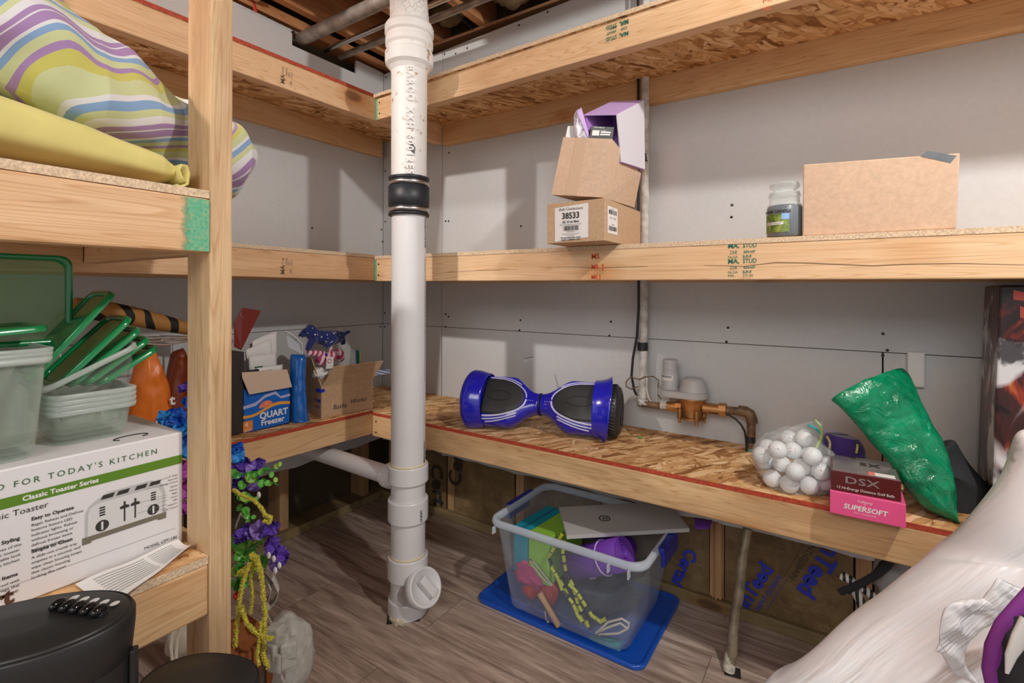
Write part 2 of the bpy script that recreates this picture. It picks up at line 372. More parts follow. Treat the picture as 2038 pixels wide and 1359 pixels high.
# lower sheets have a torn bottom edge
def torn(mb, pts, axis):
    for (a0, z0), (a1, z1) in zip(pts, pts[1:]):
        if axis == 'x': mb.hexa([(a0, 0, z0), (a1, 0, z1), (a1, .0127, z1), (a0, .0127, z0), (a0, 0, SEAM-G), (a1, 0, SEAM-G), (a1, .0127, SEAM-G), (a0, .0127, SEAM-G)])
        else: mb.hexa([(0, a0, z0), (-.0127, a0, z0), (-.0127, a1, z1), (0, a1, z1), (0, a0, SEAM-G), (-.0127, a0, SEAM-G), (-.0127, a1, SEAM-G), (0, a1, SEAM-G)])
rng = random.Random(3)
def tornpts(a0, a1, n, base):
    return [(a0+(a1-a0)*i/n, base+rng.uniform(-.006, .006)) for i in range(n+1)]
torn(mb, tornpts(0, .398, 8, .300), 'x'); torn(mb, tornpts(.402, XSV-.002, 24, .293), 'x'); torn(mb, tornpts(XSV+.002, 3.4, 16, .297), 'x')
wr = struct('wall_right', mb, M['drywall'])
mb = MB()
def lsheet(y0, y1, z0, z1): mb.box((-.0127, y0+G, z0), (0, y1-G, z1))
ol = [(-2.4, SEAM+G), (-.0012, SEAM+G), (-.0012, 2.165), (-.17, 2.165), (-.17, 2.10), (-.505, 2.10), (-.505, 2.165), (-2.4, 2.185)]
mb.add([(0, y, z) for y, z in ol]+[(-.0127, y, z) for y, z in ol], [tuple(range(8)), tuple(range(15, 7, -1))]+[(i, 8+i, 8+(i+1) % 8, (i+1) % 8) for i in range(8)])
torn(mb, tornpts(-2.4, -.002, 30, .300), 'y')
wl = struct('wall_left', mb, M['drywall'])
# sheathing behind the studs closes the cavity
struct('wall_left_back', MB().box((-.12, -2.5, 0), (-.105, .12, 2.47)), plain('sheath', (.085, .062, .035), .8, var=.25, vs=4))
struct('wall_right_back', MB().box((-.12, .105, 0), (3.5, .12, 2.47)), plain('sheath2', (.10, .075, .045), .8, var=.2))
# screws
def disc(mb, c, n, r):
    n = Vector(n).normalized(); a = n.orthogonal().normalized(); b_ = n.cross(a); c = Vector(c)
    ring = [c+(a*math.cos(k*math.pi/5)+b_*math.sin(k*math.pi/5))*r for k in range(10)]
    mb.add([p+n*.0015 for p in ring]+ring, [tuple(range(10))]+[(10+i, 10+(i+1) % 10, (i+1) % 10, i) for i in range(10)])
def screws(parent, pts, ax, r=.0042):
    for (x, y) in pts:
        p = at(x, y, ax, 0); mb = MB(); disc(mb, p, (0, -1, 0) if ax == 'y' else (1, 0, 0), r); put('screw', mb, M['nail'], parent)
screws(wr, [(907, 107), (885, 108), (930, 96), (1033, 50), (1090, 24), (894, 304), (887, 440), (893, 440), (1036, 637), (1034, 657), (1216, 640), (1213, 668), (1449, 652), (1446, 680), (1757, 664), (1757, 707), (1766, 697), (1456, 432), (1457, 408), (887, 625), (893, 630), (887, 650), (767, 340), (767, 441), (768, 154), (1037, 450), (766, 623), (766, 650)], 'y')
screws(wl, [(581, 64), (621, 454), (761, 481), (759, 457), (757, 650)], 'x')
for x, y, s_, n_ in ((492, 20, .035, 'wl'),):
    o_ = at(475, 14, 'x', 0); letters('printed_code', [('CERTAINTEED 07:16-12 NOV 00115', 0, 0, .018, 'LEFT')], o_, (0, 1, 0), (0, 0, 1), plain('ink_faint', (.45, .44, .44), .8), wl)
# ---- wall framing seen below the drywall
def stud(name, lo, hi, label, mat='stud', group='wall studs below the drywall'):
    o = single(name, MB().box(lo, hi), M[mat], label, 'stud', group, bevel=.002); return o
stud('wall_stud', (-.1035, -.545, .04), (-.0145, -.505, 2.1), 'brown wall stud under the left shelf, just left of the white branch pipe')
stud('wall_stud', (-.1035, -.115, .04), (-.0145, -.075, 2.1), 'brown wall stud under the left shelf, nearest the room corner')
stud('wall_stud', (-.1035, -.95, .04), (-.0145, -.91, 2.1), 'brown wall stud under the left shelf behind the artificial flowers')
for x, l in ((.03, 'nearest the room corner'), (.425, 'close behind the stack pipe'), (.805, 'left of the plastic tub'), (1.195, 'hidden behind the plastic tub'), (1.588, 'between the plastic tub and the steel support pipe'), (1.985, 'right of the blue printing, near the striped shoelaces')):
    stud('wall_stud', (x, .0145, .04), (x+.04, .1035, 2.15), 'brown wall stud under the right shelf, '+l)
for nm, lo, hi, l in (('sole_plate', (-.1035, -2.4, .001), (.004, -.012, .039), 'dark stained wooden sole plate along the foot of the left wall'), ('sole_plate', (-.1035, -.004, .001), (3.4, .1035, .039), 'brown wooden sole plate along the foot of the right wall')):
    single(nm, MB().box(lo, hi), M['sill'], l, 'board', bevel=.002)
# ---- kraft faced batts
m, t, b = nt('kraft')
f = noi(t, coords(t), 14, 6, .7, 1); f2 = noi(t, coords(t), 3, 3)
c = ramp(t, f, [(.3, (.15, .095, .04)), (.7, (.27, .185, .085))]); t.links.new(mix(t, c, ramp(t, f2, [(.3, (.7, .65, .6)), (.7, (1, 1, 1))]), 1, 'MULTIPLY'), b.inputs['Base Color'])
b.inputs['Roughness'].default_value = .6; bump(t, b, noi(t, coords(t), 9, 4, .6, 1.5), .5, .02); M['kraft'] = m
def batt(x0, x1, label, ltr=()):
    def fn(u, v):
        x = x0+(x1-x0)*u; z = .041+(.50-.041)*v
        y = .012-.004*math.sin(math.pi*u)+.004*noise.noise(Vector((x*14, z*14, 1)))
        return (x, min(y, .0142), z)
    mb = MB().grid(fn, 26, 30)
    mb.box((x0+.003, .0145, .0415), (x1-.003, .09, .5), 0)
    o = single('insulation_batt', mb, M['kraft'], label, 'insulation', 'kraft faced insulation batts under the right shelf')
    for (mat, lines, org, xd, yd) in ltr: letters('printed_lettering', lines, org, xd, yd, mat, o, off=.001)
    return o
YK = .002
DN = (.20, 0, -1); DNx = (1, 0, .20)     # print runs downward, leaning
UPd = (.28, 0, 1); UPy = (-1, 0, .28)
def KP(x, y): return at(x, y, 'y', YK)
logo = lambda s_: None
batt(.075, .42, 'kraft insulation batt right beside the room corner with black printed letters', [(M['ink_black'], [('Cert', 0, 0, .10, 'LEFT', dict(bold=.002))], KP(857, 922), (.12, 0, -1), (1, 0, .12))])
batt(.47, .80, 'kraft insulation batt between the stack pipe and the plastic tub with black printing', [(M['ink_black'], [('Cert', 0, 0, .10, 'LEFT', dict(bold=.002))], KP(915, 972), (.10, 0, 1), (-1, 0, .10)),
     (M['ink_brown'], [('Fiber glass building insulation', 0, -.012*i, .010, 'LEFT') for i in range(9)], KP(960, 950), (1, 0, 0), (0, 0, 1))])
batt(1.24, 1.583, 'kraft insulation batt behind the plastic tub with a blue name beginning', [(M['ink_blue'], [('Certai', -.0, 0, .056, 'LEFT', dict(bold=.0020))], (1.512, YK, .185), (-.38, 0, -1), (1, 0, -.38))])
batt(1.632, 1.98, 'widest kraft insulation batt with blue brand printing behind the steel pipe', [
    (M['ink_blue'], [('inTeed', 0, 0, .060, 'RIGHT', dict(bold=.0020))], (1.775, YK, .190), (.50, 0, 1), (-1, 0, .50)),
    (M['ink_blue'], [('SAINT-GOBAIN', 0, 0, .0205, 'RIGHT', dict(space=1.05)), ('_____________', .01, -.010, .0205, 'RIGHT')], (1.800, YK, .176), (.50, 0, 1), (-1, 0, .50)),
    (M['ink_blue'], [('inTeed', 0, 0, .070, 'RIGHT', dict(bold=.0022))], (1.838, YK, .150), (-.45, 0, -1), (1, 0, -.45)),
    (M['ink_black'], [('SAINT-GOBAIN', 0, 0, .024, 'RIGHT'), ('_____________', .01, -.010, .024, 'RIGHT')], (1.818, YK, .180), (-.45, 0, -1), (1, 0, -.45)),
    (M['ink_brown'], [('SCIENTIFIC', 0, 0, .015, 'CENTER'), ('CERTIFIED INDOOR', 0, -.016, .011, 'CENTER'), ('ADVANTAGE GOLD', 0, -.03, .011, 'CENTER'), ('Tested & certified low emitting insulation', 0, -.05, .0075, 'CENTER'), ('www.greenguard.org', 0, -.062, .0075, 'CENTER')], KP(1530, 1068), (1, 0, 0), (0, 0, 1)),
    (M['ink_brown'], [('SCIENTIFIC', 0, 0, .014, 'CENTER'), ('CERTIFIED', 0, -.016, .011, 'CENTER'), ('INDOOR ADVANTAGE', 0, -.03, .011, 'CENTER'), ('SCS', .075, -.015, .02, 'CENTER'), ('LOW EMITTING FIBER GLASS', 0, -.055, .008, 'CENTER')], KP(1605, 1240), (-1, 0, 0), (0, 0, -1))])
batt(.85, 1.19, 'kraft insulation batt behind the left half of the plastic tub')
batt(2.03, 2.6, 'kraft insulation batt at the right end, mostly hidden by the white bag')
# taped kraft flange seam at the stud between tub and pipe
single('kraft_flange', MB().grid(lambda u, v: (1.588+.036*u, -.002+.003*math.sin(u*9), .045+.25*v+.004*math.sin(u*20)), 14, 8), M['stud'], 'strip of tan kraft paper flange stapled over the stud right of the plastic tub', 'insulation')
# ---------------- ceiling: subfloor, joists, blocking
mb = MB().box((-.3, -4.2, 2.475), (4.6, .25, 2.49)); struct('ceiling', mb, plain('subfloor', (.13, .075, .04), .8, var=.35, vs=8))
JZ0, JZ1 = 2.235, 2.474
jl = [(.02, 'darkest, against the left wall top'), (.33, 'crossing above the steel conduits, left of the stack pipe'), (.60, 'just right of the white stack pipe hub'), (1.02, 'beside the torn insulation near the right wall'), (1.42, 'far right of the stack pipe'), (1.82, 'above the hanging power conduit'), (2.22, 'above the candle jar')]
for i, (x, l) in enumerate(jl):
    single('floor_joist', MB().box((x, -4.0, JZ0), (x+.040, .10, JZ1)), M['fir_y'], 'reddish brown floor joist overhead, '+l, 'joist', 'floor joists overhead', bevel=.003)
mb = MB().box((-.10, -1.6, 2.19), (-.0145, .10, 2.232)); single('top_plate', mb, M['fir_y'], 'rough reddish timber plate on top of the left wall framing', 'board')
mb = MB().box((-.10, .0145, 2.22), (3.4, .10, 2.233)); single('top_plate', mb, M['fir_x'], 'brown timber plate on top of the right wall framing', 'board')
for x0, x1, y0, l in ((.062, .328, -.62, 'nearest the left wall'), (.374, .598, -.28, 'behind the stack pipe'), (.642, 1.018, -.24, 'by the torn insulation')):
    single('blocking_board', MB().box((x0, y0, JZ0+.01), (x1, y0+.04, JZ1)), M['fir_x'], 'short brown blocking board between joists, '+l, 'board', 'blocking boards', bevel=.002)
single('patch_board', MB().box((.005, -1.02, 2.205), (.30, -.66, 2.232)), M['pine_y'], 'pale offcut board lying on the left wall top beside the conduits', 'board', bevel=.002)
# torn insulation tuft
m, t, b = nt('fiberglass'); f = noi(t, coords(t), 40, 6, .8, 2); t.links.new(ramp(t, f, [(.3, (.20, .13, .05)), (.7, (.50, .37, .19))]), b.inputs['Base Color']); b.inputs['Roughness'].default_value = 1; bump(t, b, f, 1, .02); M['fiber'] = m
def lump(c, s, seed, amp=.3, nu=28, nv=18):
    c = Vector(c)
    def fn(u, v):
        a = 2*math.pi*u; bb = math.pi*(v-.5); d = Vector((math.cos(a)*math.cos(bb), math.sin(a)*math.cos(bb), math.sin(bb)))
        k = 1+amp*noise.noise(d*2.2+Vector((seed, 0, 0)))+amp*.5*noise.noise(d*6+Vector((0, seed, 0)))
        return c+Vector((d.x*s[0], d.y*s[1], d.z*s[2]))*k
    return MB().grid(fn, nu, nv, 0, True, True)
single('insulation_tuft', lump((.87, -.07, 2.30), (.15, .055, .085), 3), M['fiber'], 'torn brown insulation tuft poking over the top of the right wall', 'insulation', recalc=True)
single('insulation_tuft', lump((.49, -.05, 2.31), (.09, .06, .06), 8), M['fiber'], 'brown insulation scrap right behind the stack pipe hub', 'insulation', recalc=True)
# conduits along x just above the wall top, through the notch
def conduit(y, z, r, mat, label, x1=3.0, dz=0):
    mb = MB().tube([(-.012, y, z), (.5, y, z), (x1, y, z+dz)], r, 20)
    return single('ceiling_conduit', mb, M[mat], label, 'pipe', 'steel conduits below the joists')
conduit(-.455, 2.150, .027, 'galv', 'thickest grey steel conduit below the joists, nearest the camera')
conduit(-.335, 2.150, .011, 'steel', 'thin shiny conduit in the middle, below the joists')
conduit(-.255, 2.150, .014, 'galv', 'thin dull grey conduit below the joists, second from the corner')
conduit(-.19, 2.19, .007, 'copper_old', 'thinnest brown pipe below the joists, nearest the room corner')
# red pipe at upper left
p0 = at(508, 22, 'x', -.02)
single('red_water_pipe', MB().tube([p0+Vector((0, 0, -.05)), p0, p0+Vector((0, -.03, .08)), p0+Vector((0, -.05, .2))], .0085, 12), plain('pex', (.55, .05, .03), .35), 'red plastic water pipe rising behind the left wall top', 'pipe')
single('black_cable', MB().tube([at(880, 0, 'z', 2.225), at(905, 25, 'z', 2.23), at(945, 62, 'z', 2.23), at(965, 85, 'z', 2.24)], .003, 8), M['black'], 'thin black cable strung under a joist right of the stack pipe', 'cable')
# ================================================================ SHELVES
T = .012
def board(mb, p0, p1, inward, thick, h, mi=0):
    """board whose outer top edge runs p0-p1; body goes inward (horizontal) and down h"""
    p0 = Vector(p0); p1 = Vector(p1); w_ = Vector(inward)*thick; d = Vector((0, 0, -h))
    q = [p0+d, p1+d, p1+d+w_, p0+d+w_, p0, p1, p1+w_, p0+w_]
    return mb.hexa(q, mi)
def deck(mb, a, b_, c, d, th, mi_top=0, mi_edge=1):
    a, b_, c, d = [Vector(k) for k in (a, b_, c, d)]; u = Vector((0, 0, th)); v = [a, b_, c, d, a+u, b_+u, c+u, d+u]
    s_ = [(3, 2, 1, 0), (4, 5, 6, 7)]
    mb.add(v, s_, mi_top); mb.add(v, [(0, 1, 5, 4), (1, 2, 6, 5), (2, 3, 7, 6), (3, 0, 4, 7)], mi_edge)
def nails(parent, pts, n, r=.0035):
    for p in pts:
        mb = MB(); disc(mb, p, n, r); put('nail_head', mb, M['nail'], parent)
XE = 3.2; YE = -1.286
RS = {1: (.400, .0063, .5585, -.0019, .083), 2: (.4082, -.0032, 1.1842, -.0048, .089), 3: (.4084, -.0317, 1.8131, -.008, .0865)}
LS = {1: (.3873, .5585, .0182, .083), 2: (.4135, 1.1842, .0039, .089), 3: (.4308, 1.8131, -.0079, .089)}
SH = {}
def rz(k, x): return RS[k][2]+RS[k][3]*x
def ry(k, x): return -(RS[k][0]-RS[k][1]*x)
def lz(k, y): return LS[k][1]+LS[k][2]*(-y)
edge_r = {1: 'red_edge', 2: 'osb_edge', 3: 'osb_edge'}; edge_l = {1: 'red_edge', 2: 'osb_edge', 3: 'red_edge'}
names = {1: 'lowest', 2: 'middle', 3: 'top'}
railmat = {1: 'pine_dirty', 2: 'pine_x2', 3: 'pine_x2'}
for k in (1, 2, 3):
    x0 = LS[k][0]; h = RS[k][4]
    s_ = thing('wall_shelf', names[k]+' pine and particle board shelf along the right wall', 'shelf', (x0, -.4, rz(k, x0)), group=None)
    SH['R', k] = s_
    mb = MB(); board(mb, (x0+.0005, ry(k, x0), rz(k, x0)), (XE, ry(k, XE), rz(k, XE)), (0, 1, 0), .038, h); put('front_rail', mb, M[railmat[k]], s_, bevel=.003)
    mb = MB(); board(mb, (x0+.0005, -.038, rz(k, x0)), (XE, -.038, rz(k, XE)), (0, 1, 0), .0375, .089); put('back_ledger', mb, M['pine_x'], s_, bevel=.003)
    mb = MB(); deck(mb, (.0005, ry(k, x0)-.001, rz(k, x0)+.0003), (XE, ry(k, XE)-.001, rz(k, XE)+.0003), (XE, -.0008, rz(k, XE)+.0003), (.0005, -.0008, rz(k, x0)+.0003), T)
    put('deck_panel', mb, [M['osb'], M[edge_r[k]]], s_)
    for x in (1.05, 1.70, 2.35):
        if k != 3:
            mb = MB(); mb.box((x, -.37, rz(k, x)-.086), (x+.038, -.0385, rz(k, x))); put('cross_brace', mb, M['pine_y'], s_, bevel=.002)
    L = LS[k]; h = L[3]; s_ = thing('wall_shelf', names[k]+' pine and particle board shelf along the left wall', 'shelf', (L[0], -1, lz(k, -1)))
    SH['L', k] = s_
    ya, yb = -2.4, -.0385
    mb = MB(); board(mb, (L[0], yb, lz(k, yb)), (L[0], ya, lz(k, ya)), (-1, 0, 0), .038, h); put('front_rail', mb, M['pine_y2' if k > 1 else 'pine_y'], s_, bevel=.003)
    mb = MB(); board(mb, (.038, -.0385, lz(k, yb)), (.038, ya, lz(k, ya)), (-1, 0, 0), .0375, .089); put('back_ledger', mb, M['pine_y'], s_, bevel=.003)
    yc = ry(k, x0)-.0012
    mb = MB(); deck(mb, (L[0]+.001, ya, lz(k, ya)+.0003), (L[0]+.001, yc, lz(k, yc)+.0003), (.0008, yc, lz(k, yc)+.0003), (.0008, ya, lz(k, ya)+.0003), T)
    put('deck_panel', mb, [M['osb'], M[edge_l[k]]], s_)
    # green painted end of the right rail and its nails
    if k > 1:
        mb = MB(); z0 = rz(k, x0); mb.add([(x0+.001, ry(k, x0)-.0007, z0-h+.002), (x0+.010, ry(k, x0)-.0007, z0-h+.002), (x0+.010, ry(k, x0)-.0007, z0-.002), (x0+.001, ry(k, x0)-.0007, z0-.002)], [(0, 1, 2, 3)]); put('green_end_mark', mb, M['paint_green'], SH['R', k])
    z0 = rz(k, x0); nails(SH['R', k], [(x0+.022, ry(k, x0)-.0002, z0-.022), (x0+.022, ry(k, x0)-.0002, z0-.065)], (0, -1, 0))
# dark cut lines on underside of the top right deck and marks
for xa, xb in (((934, 185), (1020, 214)), ((1065, 158), (1103, 190)), ((1165, 132), (1202, 165)), ((1415, 62), (1438, 110)), ((1753, 0), (1750, 43))):
    z = rz(3, 1.1)-.004; p = at(*xa, 'z', z); q = at(*xb, 'z', z); p.z = rz(3, p.x)-.0004; q.z = rz(3, q.x)-.0004; d = (q-p).normalized().cross(Vector((0, 0, 1)))*.005
    put('marker_line', MB().add([p-d, q-d, q+d, p+d], [(0, 1, 2, 3)]), M['nail'], SH['R', 3])
z = lz(3, -.8)-.0006; p = at(622, 228, 'z', z); q = at(652, 216, 'z', z); d = (q-p).normalized().cross(Vector((0, 0, 1)))*.002
put('marker_line', MB().add([p-d, q-d, q+d, p+d], [(0, 1, 2, 3)]), M['ink_brown'], SH['L', 3])
# rail stamps
def stampR(k, x, y, lines, mat, flip=False, name='grade_stamp', xoff=0):
    p = at(x, y, 'y', ry(k, 1.3)); xx = p.x; org = Vector((xx, ry(k, xx), p.z))
    letters(name, lines, org, (-1, 0, 0) if flip else (1, 0, 0), (0, 0, -1) if flip else (0, 0, 1), M[mat], SH['R', k])
stud_lines = lambda dy: [('MA.', 0, dy, .016, 'LEFT', dict(bold=.0006)), ('STUD', .034, dy, .0155, 'LEFT', dict(bold=.0003, squeeze=.8)), ('258', .004, dy-.0145, .0115, 'LEFT'), ('KD-HT', .036, dy-.0135, .0085, 'LEFT', dict(bold=.0003)), ('NLGA', 0, dy-.025, .0085, 'LEFT'), ('S-P-F', .034, dy-.025, .0095, 'LEFT', dict(bold=.0003))]
stampR(2, 1449, 494, stud_lines(0)+stud_lines(-.038)[:6]+[('MA.', 0, -.072, .010, 'LEFT'), ('STUD', .034, -.072, .0095, 'LEFT')], 'ink_green')
stampR(2, 1177, 515, [('MS', 0, 0, .0205, 'LEFT', dict(bold=.0006)), ('MS  ]', 0, -.030, .0185, 'LEFT', dict(bold=.0006)), ('MS ]', 0, -.058, .016, 'LEFT', dict(bold=.0006))], 'ink_red')
stampR(3, 1253, 40, [(a, b_+.0, c_-.0, d_, e_, *r_) for (a, b_, c_, d_, e_, *r_) in stud_lines(0)+stud_lines(.032)], 'ink_green', flip=True)
stampR(3, 1520, 14, [('MS', 0, 0, .017, 'LEFT'), ('MS', 0, -.018, .013, 'LEFT')], 'ink_red')
def stampL(k, x, y):
    p = at(x, y, 'x', LS[k][0]); letters('grade_stamp', [('MA', 0, 0, .020, 'LEFT', dict(bold=.0006)), ('P 7/100', .028, .002, .009, 'LEFT'), ('NELMA', .030, -.010, .008, 'LEFT'), ('SPFS', .030, -.019, .008, 'LEFT'), ('NO 2', .030, -.028, .008, 'LEFT'), ('102', .002, -.026, .011, 'LEFT')], p, (0, 0, 1), (0, -1, 0), M['ink_brown'], SH['L', k])
stampL(2, 566, 546); stampL(3, 566, 168)
# long drying crack in the middle right rail
def crack(k, pts, wd):
    mb = MB(); P_ = [at(x, y, 'y', ry(k, 1.5)) for x, y in pts]
    vs = []
    for i, p in enumerate(P_):
        w_ = wd*(.3+.7*math.sin(math.pi*(i+.5)/len(P_))); p = Vector((p.x, ry(k, p.x)-.0006, p.z)); vs += [p-Vector((0, 0, w_)), p+Vector((0, 0, w_))]
    put('drying_crack', mb.add(vs, [(2*i, 2*i+2, 2*i+3, 2*i+1) for i in range(len(P_)-1)]), M['ink_brown'], SH['R', k])
crack(2, [(1085, 532), (1140, 531), (1200, 533), (1290, 530)], .0007); crack(2, [(1400, 528), (1480, 530), (1545, 522), (1620, 524), (1690, 527), (1740, 529), (1800, 526), (1900, 524), (2037, 527)], .0009)
crack(2, [(862, 545), (900, 541), (960, 538), (1030, 536)], .0005)
# ---- near shelf bay at the left with the post
nx = 1.061
post = single('shelf_post', MB().box((nx-.084, -1.324, .001), (nx, -1.286, 2.474)), M['pine_z2'], 'tall knotty pine post standing in front at the left', 'post', bevel=.004)
ns2 = thing('bay_shelf', 'near left bay shelf at eye height carrying the folded bedding', 'shelf', (.7, -1.8, 1.22)); ns1 = thing('bay_shelf', 'near left bay shelf at knee height carrying the toaster box', 'shelf', (.7, -1.8, .6))
for s_, zt, h, nm in ((ns2, 1.2127, .091, 2), (ns1, .5943, .086, 1)):
    mb = MB().box((nx-.038, -2.6, zt-h), (nx-.0005, -1.3245, zt)); put('end_rail', mb, M['pine_y2' if nm == 2 else 'pine_y'], s_, bevel=.004)
    mb = MB().box((LS[nm][0]+.003, -1.3235, zt-h), (nx-.085, -1.2855, zt)); put('front_rail', mb, M['pine_x'], s_, bevel=.003)
    mb = MB(); deck(mb, (nx-.001, -2.6, zt+.0004), (nx-.001, -1.3245, zt+.0004), (LS[nm][0]+.003, -1.3245, zt+.0004), (LS[nm][0]+.003, -2.6, zt+.0004), .0135); put('deck_panel', mb, [M['osb'], M['osb_edge']], s_)
    mb = MB().box((LS[nm][0]+.003, -2.6, zt-h), (LS[nm][0]+.04, -1.325, zt-.0005)); put('back_ledger', mb, M['pine_y'], s_, bevel=.002)
# green paint on the end of the near rail
m, t, b = nt('green_fade')
f = noi(t, coords(t), 60, 5, .7); g2 = noi(t, coords(t), 160, 3, .7)
sx = N(t, 'ShaderNodeSeparateXYZ'); tc = N(t, 'ShaderNodeTexCoord'); t.links.new(tc.outputs['Object'], sx.inputs[0])
mr = N(t, 'ShaderNodeMapRange'); mr.inputs['From Min'].default_value = -1.375; mr.inputs['From Max'].default_value = -1.345; t.links.new(sx.outputs[1], mr.inputs['Value'])
ad = N(t, 'ShaderNodeMath', operation='ADD'); t.links.new(mr.outputs[0], ad.inputs[0]); t.links.new(f, ad.inputs[1])
al = N(t, 'ShaderNodeMapRange'); al.inputs['From Min'].default_value = .75; al.inputs['From Max'].default_value = 1.15; t.links.new(ad.outputs[0], al.inputs['Value'])
t.links.new(al.outputs[0], b.inputs['Alpha']); t.links.new(ramp(t, g2, [(.3, (.06, .36, .22)), (.55, (.16, .46, .27)), (.75, (.42, .40, .16))]), b.inputs['Base Color']); b.inputs['Roughness'].default_value = .7
put('green_end_mark', MB().add([(nx+.0002, -1.40, 1.1235), (nx+.0002, -1.3250, 1.1235), (nx+.0002, -1.3250, 1.2105), (nx+.0002, -1.40, 1.2105)], [(0, 1, 2, 3)]), m, ns2, label='green spray paint on the end of the rail')
# ================================================================ DRAIN STACK
SX, SY = .760, -.566
st = thing('drain_stack', 'tall white drain stack pipe rising from the floor in the middle', 'pipe', (SX, SY, 0))
c0 = (SX, SY, 0)
put('pvc_pipe', MB().lathe([(.056, .0), (.056, 1.33)], 48, c0), M['pvc'], st)
def collar(z0, z1, r=.0655, name='collar'):
    put(name, MB().rings([(.0562, z0), (r-.002, z0), (r, z0+.003), (r, z1-.003), (r-.002, z1), (.0562, z1)], 48, c0), M['pvc'], st)
collar(.430, .487); collar(.305, .375); collar(.118, .190); collar(.0, .052, .064, 'base_collar')
for z in (.4865, .1895): put('pipe_cement', MB().lathe([(.0563, z), (.0605, z+.002), (.0563, z+.0065)], 48, c0), plain('cement', (.78, .66, .47), .5), st)
# cast iron upper part with hub and bend
put('iron_pipe', MB().lathe([(.050, 1.30), (.0575, 1.40), (.0585, 1.78)], 48, c0).tube([(SX, SY, 1.90), (SX, SY, 1.96), (SX-.005, SY, 2.03), (SX-.028, SY+.01, 2.13), (SX-.05, SY+.02, 2.24), (SX-.05, SY+.02, 2.36), (SX-.05, SY+.02, 2.474)], [.064, .063, .061, .060, .060, .060, .060], 40), M['iron'], st)
put('iron_hub', MB().rings([(.0585, 1.775), (.066, 1.788), (.0765, 1.797), (.0785, 1.812), (.0785, 1.835), (.072, 1.841), (.072, 1.852), (.0775, 1.860), (.0775, 1.878), (.073, 1.884), (.073, 1.890), (.0795, 1.897), (.0795, 1.920), (.074, 1.930), (.060, 1.932)], 48, c0), M['iron'], st)
cp = put('rubber_coupling', MB().lathe([(.057, 1.303), (.0665, 1.303), (.0665, 1.311), (.0615, 1.312), (.0615, 1.331), (.0665, 1.333), (.0675, 1.36), (.0665, 1.398), (.0615, 1.400), (.0615, 1.418), (.0665, 1.419), (.0665, 1.428), (.057, 1.430)], 48, c0), M['rubber'], st)
for z in (1.3215, 1.409):
    put('hose_clamp', MB().lathe([(.0618, z-.0075), (.0645, z-.0075), (.0645, z+.0075), (.0618, z+.0075)], 48, c0), M['steel'], cp)
def wrap(name, txt, size, z, ang0, mat, par, r=.0565, down=True, relief=0, bold=0, space=1):
    me = textmesh(txt, size, 'LEFT', bold=bold, space=space, ext=relief); mb = MB(); vs = []
    for v in me.vertices:
        zz = z-v.co.x if down else z+v.co.x
        a = ang0+(v.co.y/r)*(1 if down else -1); rr = r+.0006+(v.co.z+relief if relief else 0)
        vs.append((SX+math.cos(a)*rr, SY+math.sin(a)*rr, zz))
    mb.add(vs, [tuple(p.vertices) for p in me.polygons]); return put(name, mb, mat, par)
camang = math.atan2(CC.y-SY, CC.x-SX)
wrap('printed_lettering', 'CHARLOTTE PIPE', .0125, 1.296, camang+1.12, M['ink_black'], st, bold=.0004)
wrap('printed_lettering', 'Charlotte Pipe   4" PVC 1120 SCH 40 PR 220 PSI @ 73F ASTM D-1785 D-2665 NSF-PW-DWV UPC 4x12 2021 VII', .0085, 1.165, camang+1.13, M['ink_black'], st)
wrap('printed_lettering', 'COEXTRUDED', .0115, .565, camang+1.08, M['ink_black'], st, bold=.0004)
wrap('raised_lettering', 'BARCO XXH 60012E5', .028, 1.775, camang-.10, M['iron'], st, r=.058, relief=.0025, bold=.0010, space=1.35)
wrap('printed_code', 'LASCO', .012, .35, camang+.62, M['ink_black'], st, r=.066, bold=.0004); wrap('printed_code', 'LASCO', .012, .165, camang+.62, M['ink_black'], st, r=.066, bold=.0004)
mb = MB(); a = camang-.02
for i in range(5):
    pass
q = [(a+.05, 1.51), (a+.30, 1.49), (a+.36, 1.515), (a+.12, 1.533)]
put('black_sticker', MB().add([(SX+math.cos(u)*.0593, SY+math.sin(u)*.0593, z) for u, z in q], [(0, 1, 2, 3)]), M['rubber'], st)
# branch to the left
put('branch_pipe', MB().tube([(SX-.10, SY+.005, .425), (.006, SY+.012, .432)], .0305, 28), M['pvc'], st)
put('branch_hub', MB().tube([(SX-.052, SY+.003, .425), (SX-.085, SY+.004, .425)], .0375, 28).tube([(SX-.083, SY+.004, .425), (SX-.104, SY+.005, .425)], .0405, 28), M['pvc'], st)
# cleanout wye towards the viewer's right
d = Vector((.87, -.16, .46)).normalized(); o0 = Vector((SX, SY, .068))
Mx = Matrix((d.orthogonal().normalized(), d.cross(d.orthogonal().normalized()), d)).transposed()
put('cleanout_branch', MB().lathe([(.053, -.02), (.053, .075), (.059, .078), (.059, .108), (.056, .110), (.053, .106)], 44, o0, Mx), M['pvc'], st)
pg = put('cleanout_plug', MB().lathe([(.0585, .080), (.0585, .112), (.0555, .1145), (.050, .113), (.048, .108), (0, .108)], 44, o0, Mx), M['pvc'], st)
up_ = Vector((0, 0, 1)); sx_ = up_.cross(d).normalized(); uy = d.cross(sx_)
Mp = Matrix((sx_*math.cos(.5)+uy*math.sin(.5), uy*math.cos(.5)-sx_*math.sin(.5), d)).transposed()
put('plug_lug', MB().obox(o0+d*.1205, (.026, .066, .025), Mp), M['pvc'], pg, bevel=.003)
